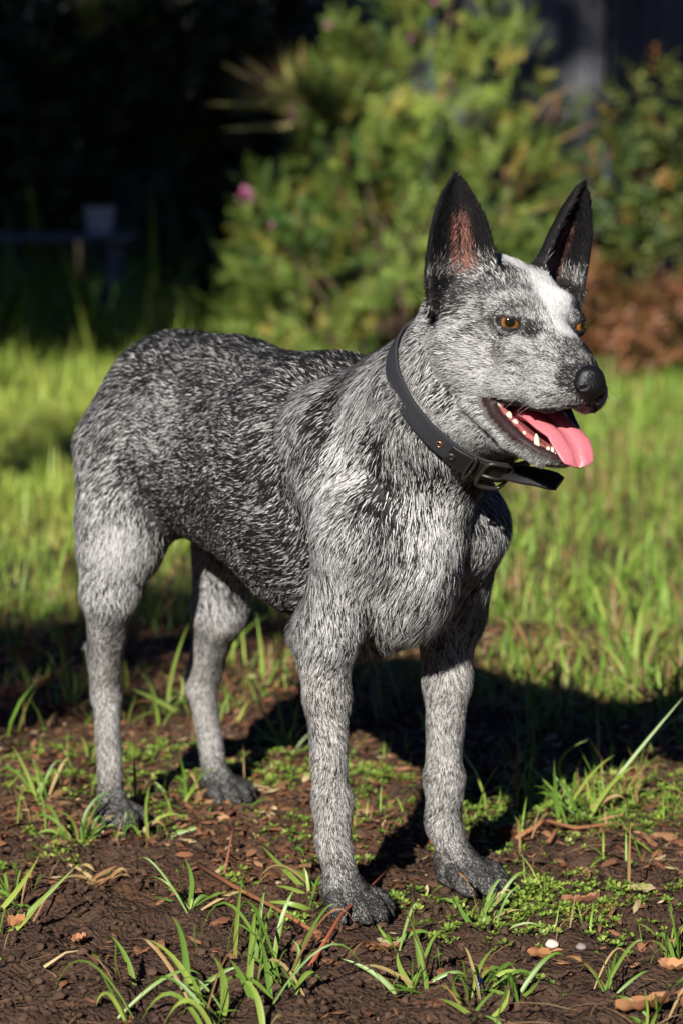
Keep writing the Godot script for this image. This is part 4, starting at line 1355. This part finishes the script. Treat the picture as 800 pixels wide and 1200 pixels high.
func tuft(called: String, label: String, at: Vector3, blades: Array) -> void:
	at.y = soil(at.x, at.z)
	var o := thing(called, label, "grass", at)
	for b in blades:
		var a := Vector3(b[0], 0, b[1]) * 0.001
		a.y = soil(at.x + a.x, at.z + a.z) - at.y - 0.004
		part("blade", ribbon(a, Vector3(b[2], b[3], b[4]) * 0.001, Vector3(b[5], b[6], b[7]) * 0.001, b[8] * rng.randf_range(0.75, 1.0) * 0.001, rng.randf_range(-0.7, 0.7)), greens[rng.randi() % greens.size()], o)
	# small dry leaves at the foot
	for i in 6 + blades.size() * 2:
		var q := rng.randf() * TAU
		var r := rng.randf_range(0.015, 0.055)
		var dry := i % 5 == 0
		var b: Array = blades[rng.randi() % blades.size()]
		var a := Vector3(b[0], 0, b[1]) * 0.001 + Vector3(rng.randfn(0, 0.006), -0.002, rng.randfn(0, 0.006))
		var lift := rng.randf_range(0.004, 0.04) * (1.6 if blades.size() > 10 else 1.0)
		if blades.size() > 10: r *= 1.3
		part("dry_blade" if dry else "blade", ribbon(a, a + Vector3(cos(q) * r * 0.6, lift, sin(q) * r * 0.6), a + Vector3(cos(q) * r, lift * rng.randf_range(0.2, 1.4), sin(q) * r), rng.randf_range(0.0016, 0.0038), q), (straws if dry else greens)[rng.randi() % 3], o)

func stick(called: String, label: String, pts: Array, r: float, col: Color) -> void:
	var p := PackedVector3Array(); var rad := PackedFloat32Array()
	var n := pts.size()
	var at: Vector3 = pts[0]
	for i in n:
		var q: Vector3 = pts[i]
		q.y += soil(q.x, q.z) + r * 0.6
		p.append(q - Vector3(at.x, 0, at.z))
		rad.append(r * lerpf(1.0, 0.55, float(i) / n) * rng.randf_range(0.9, 1.1))
	var o := part(called, tube(p, rad, 7), mat(col, 0.75, 0.35))
	o.position = Vector3(at.x, 0, at.z)
	tag(o, label, "twig")

# a curled dead leaf
func dead_leaf(called: String, label: String, at: Vector3, len: float, wid: float, curl: float, turn: float, col: Color) -> void:
	var v := PackedVector3Array(); var t := PackedInt32Array()
	var n := 10; var m := 6
	for i in n + 1:
		var s := float(i) / n
		var w := wid * sin(PI * pow(s, 0.8)) * (1.0 + 0.12 * sin(s * 17.0)) + 0.0008
		for j in m + 1:
			var q := float(j) / m * 2.0 - 1.0
			v.append(Vector3((s - 0.5) * len, curl * wid * q * q + curl * 0.4 * len * pow(s - 0.4, 2.0) * 2.0 + 0.0012 * sin(s * 23.0 + q * 5.0), q * w * 0.5))
	for i in n:
		for j in m:
			var a := i * (m + 1) + j
			t.append_array([a, a + m + 1, a + 1, a + 1, a + m + 1, a + m + 2])
	var lm := mat(col, 0.7, 0.3)
	lm.cull_mode = BaseMaterial3D.CULL_DISABLED
	var o := part(called, mesh_of(v, normals(v, t), PackedColorArray(), t), lm)
	o.position = at + Vector3(0, soil(at.x, at.z) + 0.002, 0)
	o.rotation = Vector3(rng.randfn(0, 0.12), turn, rng.randfn(0, 0.12))
	tag(o, label, "leaf")

func lump(s: int, rough: float) -> ArrayMesh:
	var sm := SphereMesh.new()
	sm.radius = 0.5; sm.height = 1.0; sm.radial_segments = 8; sm.rings = 5
	var a := sm.get_mesh_arrays()
	var v: PackedVector3Array = a[Mesh.ARRAY_VERTEX]
	var n := tuned(1.3, 2, s)
	for i in v.size(): v[i] *= 1.0 + rough * n.get_noise_3dv(v[i])
	a[Mesh.ARRAY_VERTEX] = v
	var m := ArrayMesh.new()
	m.add_surface_from_arrays(Mesh.PRIMITIVE_TRIANGLES, a)
	var st := SurfaceTool.new()
	st.create_from(m, 0)
	st.generate_normals()
	return st.commit()

func build_soil() -> void:
	var dirt := vmat(0.95, 0.2)
	var cl := tuned(7.0, 2, 41)
	for kind in 2:
		var where: Array[Transform3D] = []; var tints := PackedColorArray()
		for i in 62000:
			var z := rng.randf_range(-0.95, 0.62)
			var x := rng.randf_range(-0.55, 0.6)
			if rng.randf() > 0.35 + cl.get_noise_2d(x, z): continue
			var s := 0.0011 + 0.0075 * pow(rng.randf(), 5.0)
			where.append(Transform3D(Basis.from_euler(Vector3(rng.randf(), rng.randf() * TAU, rng.randf())).scaled_local(Vector3(s * rng.randf_range(0.8, 1.6), s * 0.8, s)), Vector3(x, soil(x, z) + s * 0.15, z)))
			tints.append(Color(0.048, 0.029, 0.020) * rng.randf_range(0.7, 1.7))
		scatter("soil_crumbs", lump(50 + kind, 0.9), dirt, where, tints)
	# bark and leaf flakes
	var flake := SurfaceTool.new()
	flake.begin(Mesh.PRIMITIVE_TRIANGLES)
	flake.set_smooth_group(-1)
	var rim := [Vector3(-0.5, 0, 0.02), Vector3(-0.28, 0.05, 0.17), Vector3(0.06, 0.02, 0.21), Vector3(0.33, 0.06, 0.12), Vector3(0.5, 0.01, -0.02), Vector3(0.22, 0.07, -0.17), Vector3(-0.2, 0.03, -0.2)]
	for k in 7:
		for p in [Vector3(0.02, 0.09, 0.0), rim[k], rim[(k + 1) % 7]]: flake.add_vertex(p)
	flake.generate_normals()
	var fmesh := flake.commit()
	var where: Array[Transform3D] = []; var tints := PackedColorArray()
	var red := tuned(4.0, 2, 43)
	for i in 52000:
		var z := rng.randf_range(-1.7, 0.6)
		var x := rng.randf_range(-0.62, 0.72)
		var m := 0.02 + 0.75 * smoothstep(-0.05, -0.4, z) + red.get_noise_2d(x, z) * lerpf(0.35, 0.8, smoothstep(0.1, -0.3, z))
		if rng.randf() > m: continue
		var s := rng.randf_range(0.004, 0.018) * (1.0 if rng.randf() < 0.85 else 1.7)
		where.append(Transform3D(Basis(Vector3.UP, rng.randf() * TAU) * Basis.from_euler(Vector3(rng.randfn(0, 0.35), 0, rng.randfn(0, 0.3))).scaled_local(Vector3(s, s, s * rng.randf_range(0.4, 1.3))), Vector3(x, soil(x, z) + 0.0025, z)))
		var c := Color(0.15, 0.058, 0.03).lerp(Color(0.30, 0.17, 0.085), rng.randf() * rng.randf())
		if rng.randf() < 0.3: c = Color(0.07, 0.04, 0.025)
		if rng.randf() < 0.06: c = Color(0.42, 0.33, 0.18)
		tints.append(c * rng.randf_range(0.7, 1.2))
	scatter("leaf_litter", fmesh, vmat(0.8, 0.3), where, tints)
	# loose straw
	where = []; tints = PackedColorArray()
	for i in 2600:
		var z := rng.randf_range(-1.6, 0.5)
		var x := rng.randf_range(-0.6, 0.7)
		if rng.randf() > 0.25 + red.get_noise_2d(x + 3.0, z) * 1.2 + 0.4 * smoothstep(0.0, -0.3, z): continue
		var s := rng.randf_range(0.02, 0.07)
		where.append(Transform3D(Basis(Vector3.UP, rng.randf() * TAU) * Basis(Vector3.RIGHT, PI / 2 - rng.randf_range(-0.05, 0.2)).scaled_local(Vector3(s, s, s)), Vector3(x, soil(x, z) + 0.004, z)))
		tints.append(Color(0.36, 0.24, 0.12).lerp(Color(0.20, 0.085, 0.04), rng.randf()))
	scatter("loose_straw", blade(0.5, 0.03, 3), vmat(0.7, 0.3), where, tints)

func build_weeds() -> void:
	# low rosettes of small round leaves
	var st := SurfaceTool.new()
	st.begin(Mesh.PRIMITIVE_TRIANGLES)
	st.set_smooth_group(-1)
	for k in 6:
		var a := k * 2.4
		var tilt := 0.35 + 0.12 * k
		var d := Vector3(cos(a), tilt, sin(a)).normalized()
		var x := Vector3(-sin(a), 0, cos(a))
		var b := d * 0.12 + Vector3(0, 0.1 * k / 6.0, 0)
		var L := 0.5 - 0.03 * k
		st.set_color(Color.WHITE * (0.85 + 0.05 * k))
		var p := [b, b + d * L * 0.35 - x * L * 0.3, b + d * L * 0.75 - x * L * 0.27, b + d * L, b + d * L * 0.75 + x * L * 0.27, b + d * L * 0.35 + x * L * 0.3]
		for i in range(1, 5):
			for q in [p[0], p[i], p[i + 1]]: st.add_vertex(q)
	st.generate_normals()
	var rosette := st.commit()
	var spots: Array = [[0.18, -0.06, 0.10, 0.085, 1.0], [0.15, 0.02, 0.07, 0.06, 0.7], [0.24, -0.02, 0.06, 0.06, 0.5], [0.25, -0.40, 0.16, 0.10, 0.9], [0.30, -0.52, 0.18, 0.12, 0.8], [-0.16, -0.58, 0.12, 0.09, 0.8], [-0.05, -0.62, 0.14, 0.08, 0.8], [0.03, -0.56, 0.05, 0.09, 1.0], [0.13, -0.30, 0.05, 0.09, 0.9], [-0.28, -0.55, 0.10, 0.08, 0.5], [-0.22, -0.72, 0.2, 0.1, 0.5], [0.0, -0.2, 0.06, 0.05, 0.4], [0.13, 0.24, 0.04, 0.03, 0.6], [-0.10, -0.12, 0.03, 0.04, 0.3], [-0.25, -0.32, 0.10, 0.03, 0.5], [0.17, -0.42, 0.1, 0.06, 0.7], [0.10, 0.10, 0.05, 0.04, 0.5], [0.22, 0.08, 0.08, 0.05, 0.35], [-0.05, 0.02, 0.04, 0.05, 0.35], [-0.27, -0.20, 0.06, 0.05, 0.4], [-0.18, -0.42, 0.05, 0.05, 0.6], [0.06, -0.02, 0.03, 0.05, 0.5], [-0.02, -0.33, 0.08, 0.08, 0.6]]
	var where: Array[Transform3D] = []; var tints := PackedColorArray()
	var lump_n := tuned(22.0, 2, 61)
	for sp in spots:
		for i in int(5200.0 * sp[2] * sp[3] * 12.0 * sp[4]):
			var x: float = sp[0] + rng.randfn(0, 0.5) * sp[2]
			var z: float = sp[1] + rng.randfn(0, 0.5) * sp[3]
			if lump_n.get_noise_2d(x, z) < rng.randf_range(-0.35, 0.15): continue
			var skip := false
			for w in PAWS:
				if w.distance_to(Vector2(x, z)) < 0.035: skip = true
			if skip: continue
			var s := rng.randf_range(0.006, 0.014)
			where.append(Transform3D(aim(Vector3(rng.randfn(0, 0.25), 1, rng.randfn(0, 0.25)), rng.randf() * TAU, s), Vector3(x, soil(x, z) + rng.randf() * 0.004, z)))
			tints.append(Color(0.13, 0.23, 0.03).lerp(Color(0.24, 0.31, 0.05), rng.randf()) * rng.randf_range(0.6, 1.1))
	print("weeds ", where.size())
	scatter("chickweed", rosette, leafy(0.5, 0.45), where, tints)

func build_details() -> void:
	for k in 9:
		var m := leafy(0.42, 0.5)
		m.albedo_color = Color(0.085, 0.165, 0.022).lerp(Color(0.25, 0.31, 0.06), k / 8.0).linear_to_srgb()
		greens.append(m)
	for k in 3:
		var m := leafy(0.6, 0.3)
		m.albedo_color = Color(0.30, 0.21, 0.09).lerp(Color(0.22, 0.11, 0.045), k / 2.0).linear_to_srgb()
		straws.append(m)
	build_soil()
	build_weeds()
	stick("twig", "long reddish twig lying on bare soil from mid ground towards the fore paw", [Vector3(-0.129, 0.006, -0.138), Vector3(-0.092, 0.012, -0.055), Vector3(-0.058, 0.010, 0.012), Vector3(-0.006, 0.002, 0.112)], 0.0024, Color(0.22, 0.085, 0.04))
	stick("twig", "thin red twig leaning on the right fore paw", [Vector3(-0.026, 0.0, 0.173), Vector3(0.0, 0.012, 0.075), Vector3(0.022, 0.020, 0.0), Vector3(0.045, 0.024, -0.066)], 0.0016, Color(0.26, 0.07, 0.035))
	stick("twig", "short pale twig by itself on the dark soil", [Vector3(-0.234, 0.004, 0.200), Vector3(-0.218, 0.007, 0.190), Vector3(-0.203, 0.003, 0.182)], 0.0013, Color(0.42, 0.30, 0.16))
	stick("twig", "reddish fallen stalk below the tall seeding grass", [Vector3(0.165, 0.004, -0.285), Vector3(0.195, 0.010, -0.310), Vector3(0.225, 0.006, -0.335), Vector3(0.262, 0.004, -0.335)], 0.0022, Color(0.26, 0.11, 0.055))
	stick("twig", "forked brown stalk on the soil under the reddish stalk", [Vector3(0.195, 0.004, -0.27), Vector3(0.205, 0.008, -0.30), Vector3(0.215, 0.01, -0.33)], 0.0018, Color(0.22, 0.09, 0.045))
	stick("twig", "bent brown twig behind the long reddish one", [Vector3(-0.105, 0.004, -0.13), Vector3(-0.10, 0.02, -0.16), Vector3(-0.098, 0.03, -0.18)], 0.0014, Color(0.2, 0.075, 0.04))
	stick("twig", "thin brown stem beside the slim edge tuft", [Vector3(-0.235, 0.004, -0.08), Vector3(-0.25, 0.01, -0.04), Vector3(-0.262, 0.004, 0.01)], 0.0014, Color(0.22, 0.12, 0.06))
	dead_leaf("dead_leaf", "curled orange brown leaf lying by the two pebbles", Vector3(0.164, 0, 0.142), 0.040, 0.014, 0.4, 0.5, Color(0.30, 0.14, 0.06))
	dead_leaf("dead_leaf", "largest dry brown leaf with a folded edge on the soil", Vector3(0.222, 0, 0.345), 0.046, 0.024, 0.35, 0.45, Color(0.25, 0.12, 0.055))
	dead_leaf("dead_leaf", "upright brown leaf next to the largest dry leaf", Vector3(0.262, 0, 0.318), 0.040, 0.020, 0.6, 1.2, Color(0.27, 0.12, 0.055))
	dead_leaf("dead_leaf", "small flat brown leaf between the paw and the upright shoot", Vector3(0.034, 0, 0.135), 0.030, 0.014, 0.3, 0.2, Color(0.19, 0.09, 0.045))
	dead_leaf("dead_leaf", "dull brown leaf among the weeds beyond the pebbles", Vector3(0.205, 0, -0.015), 0.035, 0.014, 0.4, 0.3, Color(0.24, 0.11, 0.06))
	dead_leaf("dead_leaf", "brown leaf beside the small sprout on open soil", Vector3(0.262, 0, 0.185), 0.026, 0.014, 0.5, 0.1, Color(0.34, 0.17, 0.08))
	dead_leaf("dead_leaf", "tan leaf at the foot of the slim edge tuft", Vector3(-0.266, 0, 0.100), 0.020, 0.017, 0.4, 1.0, Color(0.30, 0.14, 0.06))
	dead_leaf("dead_leaf", "narrow brown leaf standing in soil behind the largest tuft", Vector3(-0.148, 0, 0.115), 0.026, 0.009, 0.6, 1.4, Color(0.26, 0.13, 0.07))
	dead_leaf("dead_leaf", "rounded tan leaf in front of the edge tuft", Vector3(-0.215, 0, 0.098), 0.014, 0.011, 0.4, 0.4, Color(0.28, 0.13, 0.06))
	var dg := thing("dry_grass", "pale dry grass wisp lying on the soil by the hind paw", "grass", Vector3(-0.215, soil(-0.215, -0.085), -0.085))
	for i in 9:
		var a := rng.randf_range(-0.9, 0.9) + (PI if i % 3 == 0 else 0.0)
		var r := rng.randf_range(0.02, 0.04)
		var b := Vector3(rng.randfn(0, 0.006), 0.002, rng.randfn(0, 0.006))
		part("blade", ribbon(b, b + Vector3(cos(a) * r * 0.6, rng.randf_range(0.004, 0.014), sin(a) * r * 0.6), b + Vector3(cos(a) * r, rng.randf_range(0.002, 0.012), sin(a) * r), 0.0035, a), straws[i % 3], dg)
	for q in [["pale rounded pebble on the soil", Vector3(0.171, 0, 0.122), 0.0105, Color(0.52, 0.47, 0.38)], ["grey pebble half sunk beside the pale one", Vector3(0.194, 0, 0.132), 0.0085, Color(0.20, 0.17, 0.15)]]:
		var at: Vector3 = q[1]
		var o := part("pebble", lump(70 + int(at.x * 1000), 0.22), mat(q[3], 0.6, 0.4))
		o.scale = Vector3(q[2] * 1.15, q[2] * 0.75, q[2])
		o.position = at + Vector3(0, soil(at.x, at.z) + q[2] * 0.2, 0)
		tag(o, q[0], "pebble")
	var bl := part("plastic_scrap", lump(91, 1.2), mat(Color(0.20, 0.38, 0.62), 0.4, 0.5))
	bl.scale = Vector3(0.009, 0.010, 0.004)
	bl.position = Vector3(0.107, soil(0.107, 0.253) + 0.006, 0.253)
	bl.rotation = Vector3(-0.3, 0.4, 0.5)
	tag(bl, "crumpled light blue plastic scrap caught in a grass tuft", "scrap")
	build_tufts()

func build_tufts() -> void:
	tuft("grass_tuft", "largest leafy grass tuft with pale straw at its base on the soil", Vector3(-0.085, 0, 0.285), [[-1, -139, 2, 36, -139, 8, 68, -139, 5], [-19, 6, -41, 27, 0, -64, 42, -7, 6], [-31, -1, -34, 36, -1, -43, 61, -1, 6], [-74, -46, -82, 17, -49, -94, 33, -53, 6], [17, -112, 20, 31, -118, 25, 57, -125, 5], [30, -64, 38, 39, -73, 49, 63, -84, 6], [19, 23, 11, 20, 26, 1, 36, 29, 6], [-9, 88, -36, 27, 97, -60, 9, 108, 5], [-3, 95, -24, 24, 104, -44, 7, 115, 5], [14, -39, 16, 32, -45, 19, 56, -52, 6], [32, 11, 28, 26, 8, 24, 48, 4, 6], [49, -1, 59, 15, -7, 71, 6, -15, 5], [-17, 46, -22, 16, 46, -28, 29, 46, 5], [39, -39, 52, 16, -42, 47, 32, -45, 5], [-3, 46, -2, 24, 52, -10, 46, 60, 7], [28, 70, 22, 17, 61, 10, 24, 50, 6], [-73, 58, -86, 19, 67, -95, 13, 78, 4]])
	tuft("grass_tuft", "slim green grass tuft growing at the edge of bare soil beside a pale twig", Vector3(-0.285, 0, 0.008), [[-12, -21, 11, 30, -12, 29, 60, -1, 6], [1, 52, 30, 27, 52, 64, 61, 52, 6], [7, -40, 21, 8, 108, 33, 4, 180, 5], [1, 90, 19, 19, 96, 44, 49, 103, 5], [-8, -78, -11, 31, -75, -21, 43, -72, 4], [7, -78, 20, 8, -60, 33, 4, -45, 4], [4, 76, 8, 8, 136, 17, 4, 153, 4]])
	tuft("grass_tuft", "three broad grass blades touching the right fore paw", Vector3(-0.024, 0, -0.056), [[-1, -28, -27, 22, -19, -46, 45, -8, 6], [2, 43, -20, 8, 55, -43, 4, 35, 6], [-4, -14, -6, 13, -17, -9, 23, -21, 4], [3, -1, -17, 9, 8, -33, 15, 18, 4]])
	tuft("grass_sprout", "single stubby grass shoot standing alone in dark soil", Vector3(-0.130, 0, -0.010), [[-1, -3, 2, 21, -3, -4, 41, -3, 6], [1, 3, 3, 9, -6, 5, 14, -17, 3]])
	tuft("grass_tuft", "upright light green shoot between the fore paws with one dark stem", Vector3(0.058, 0, 0.226), [[8, 20, 1, 33, 17, -14, 71, 14, 7], [6, 0, -2, 41, 9, -4, 100, 20, 3], [0, 20, -12, 13, 20, -15, 28, 20, 6], [-11, 25, -32, 10, 19, -59, 21, 12, 6], [-11, -91, -22, 9, -100, -30, 18, -111, 4], [8, 25, 4, 21, 22, -3, 40, 19, 5]])
	tuft("grass_tuft", "grass tuft with a long flat blade beside the left fore paw", Vector3(0.118, 0, 0.017), [[-3, 61, -15, 20, 61, -27, 42, 61, 5], [4, -30, 32, 7, -24, 60, 6, -17, 7], [4, 1, 22, 8, 34, 38, 4, 74, 5], [4, -121, -19, 8, -127, -41, 4, -90, 5], [0, -5, -26, 8, 58, -45, 4, 100, 5], [-3, 31, -10, 10, 22, -2, 23, 12, 4], [0, 55, 1, 18, 52, -2, 27, 48, 6], [-5, 7, 8, 23, 10, 12, 31, 14, 4]])
	tuft("grass_tuft", "tall seeding grass with a long stem leaning over the weeds", Vector3(0.247, 0, -0.468), [[-12, 86, 36, 55, 77, 94, 123, 66, 5], [-7, 57, -44, 29, 60, -68, 58, 64, 5], [-35, 115, -40, 35, 115, -41, 66, 115, 5], [22, -157, 26, 35, -166, 23, 68, -177, 5], [-11, 86, 16, 35, 92, 40, 55, 99, 5], [-20, 24, 2, 29, 15, 28, 48, 4, 4], [-11, -20, -26, 35, -20, 4, 60, -20, 4], [76, -256, 104, 27, -265, 134, 42, -276, 4], [-2, 66, 9, 19, 75, 4, 34, 85, 5]])
	tuft("grass_sprout", "small grass sprout on open soil past the curled brown leaf", Vector3(0.266, 0, 0.159), [[-2, -3, -10, 15, 6, -19, 22, 17, 5], [2, -8, 7, 18, -5, 12, 21, -2, 5], [-1, 3, -8, 4, 3, -15, 4, 18, 4], [1, 8, 9, 5, -1, 14, 4, 2, 4]])
	tuft("grass_tuft", "low spreading grass tuft behind the blue scrap", Vector3(0.110, 0, 0.295), [[-12, -31, -5, 24, -40, 8, 38, -51, 5], [0, -54, 15, 17, -57, 31, 16, -61, 4], [26, -19, 34, 16, -10, 41, 30, 1, 4], [-10, 29, -26, 17, 38, -39, 25, 49, 5], [10, 62, 5, 9, 56, -5, 12, 49, 4], [0, 25, 12, 11, 16, 16, 21, 5, 4], [-14, -12, -26, 19, -3, -20, 35, 8, 4]])
	tuft("grass_sprout", "thin single grass blade rising from soil by the curled leaf", Vector3(0.205, 0, 0.271), [[0, 0, 0, 11, -3, -1, 22, -7, 4]])
	tuft("grass_sprout", "spindly grass shoot standing before the large brown leaf", Vector3(0.225, 0, 0.357), [[-1, 0, -1, 16, 3, -4, 33, 7, 3], [1, 0, 5, 13, 9, 6, 22, 20, 3]])
	tuft("grass_tuft", "short grass tuft in front of the right hind paw", Vector3(-0.249, 0, -0.297), [[2, -2, 6, 28, -11, 25, 47, -21, 4], [-2, -2, -7, 23, 7, -21, 34, 18, 4], [4, 6, 3, 21, 15, -5, 48, 26, 4], [-13, -17, -29, 8, -17, -45, 4, -14, 4], [9, 14, 15, 17, 17, 13, 34, 20, 3]])
	tuft("grass_tuft", "flattened grass tuft lying between the two hind paws", Vector3(-0.167, 0, -0.385), [[-26, 63, 7, 8, 60, 53, 21, 56, 6], [-21, 71, 13, 8, 108, 45, 4, 101, 4], [9, -77, 9, 31, -80, 2, 67, -83, 4], [-17, 63, -20, 35, 72, -14, 62, 83, 4], [7, -68, 14, 21, -65, 23, 30, -62, 4], [29, -81, 25, 16, -87, 30, 28, -94, 4], [50, -26, 57, 11, -29, 53, 27, -33, 4], [-31, 55, -6, 22, 46, 14, 19, 35, 4]])
	tuft("grass_tuft", "shaded green grass clump growing behind the right hind leg", Vector3(-0.201, 0, -0.976), [[-5, -12, 2, 48, -12, 22, 106, -12, 5], [17, 12, -17, 17, 15, -47, 32, 18, 7], [-13, -12, -23, 25, -12, -33, 43, -12, 5], [4, 0, 14, 23, -9, 9, 42, -20, 4], [-3, 12, -22, 8, 52, -42, 4, 115, 5]])
	tuft("grass_tuft", "sparse grass tuft at the edge of the dark shadow behind the dog", Vector3(-0.324, 0, -1.036), [[-2, 0, -14, 35, -3, -30, 67, -7, 4], [2, 0, 4, 32, -6, -7, 56, -13, 4], [0, 0, 16, 23, -9, 27, 32, -20, 4]])
	tuft("grass_sprout", "two thin grass shoots on the reddish litter beside the hind paw", Vector3(-0.305, 0, -0.479), [[-2, 0, -15, 30, 3, -28, 56, 7, 4], [2, 0, -4, 23, -6, -10, 39, -13, 4]])
	tuft("grass_tuft", "broad bladed grass in the dog's shadow between its legs", Vector3(-0.061, 0, -0.769), [[2, 4, -17, 27, 10, -33, 60, 17, 6], [-2, -6, 9, 29, -3, 13, 57, 0, 5], [6, 15, -13, 12, 18, -37, 13, 21, 6], [0, 4, -6, 34, -2, -13, 67, -9, 5], [-6, -17, -30, 17, -17, -44, 32, -17, 5]])
	tuft("grass_tuft", "tall dark grass blades standing in the shadow beyond the leaning stem", Vector3(0.377, 0, -1.192), [[-7, -24, -5, 63, -27, 6, 105, -31, 7], [-1, 2, 6, 42, -4, 21, 76, -11, 5], [-14, -11, -26, 42, -2, -40, 71, 9, 5], [6, 16, 26, 47, 25, 40, 89, 35, 5], [-19, 2, -35, 31, -4, -56, 50, -11, 4], [34, 16, 38, 46, 19, 47, 84, 22, 5]])
	tuft("grass_tuft", "dark grass blades at the top of the dog's shadow behind the fore leg", Vector3(0.272, 0, -1.392), [[-18, -7, -24, 32, -7, -33, 52, -7, 6], [-11, 7, -3, 32, 16, 13, 45, 27, 4], [-27, 7, -43, 24, 16, -59, 34, 27, 4], [55, -7, 35, 34, -7, 10, 61, -7, 6]])
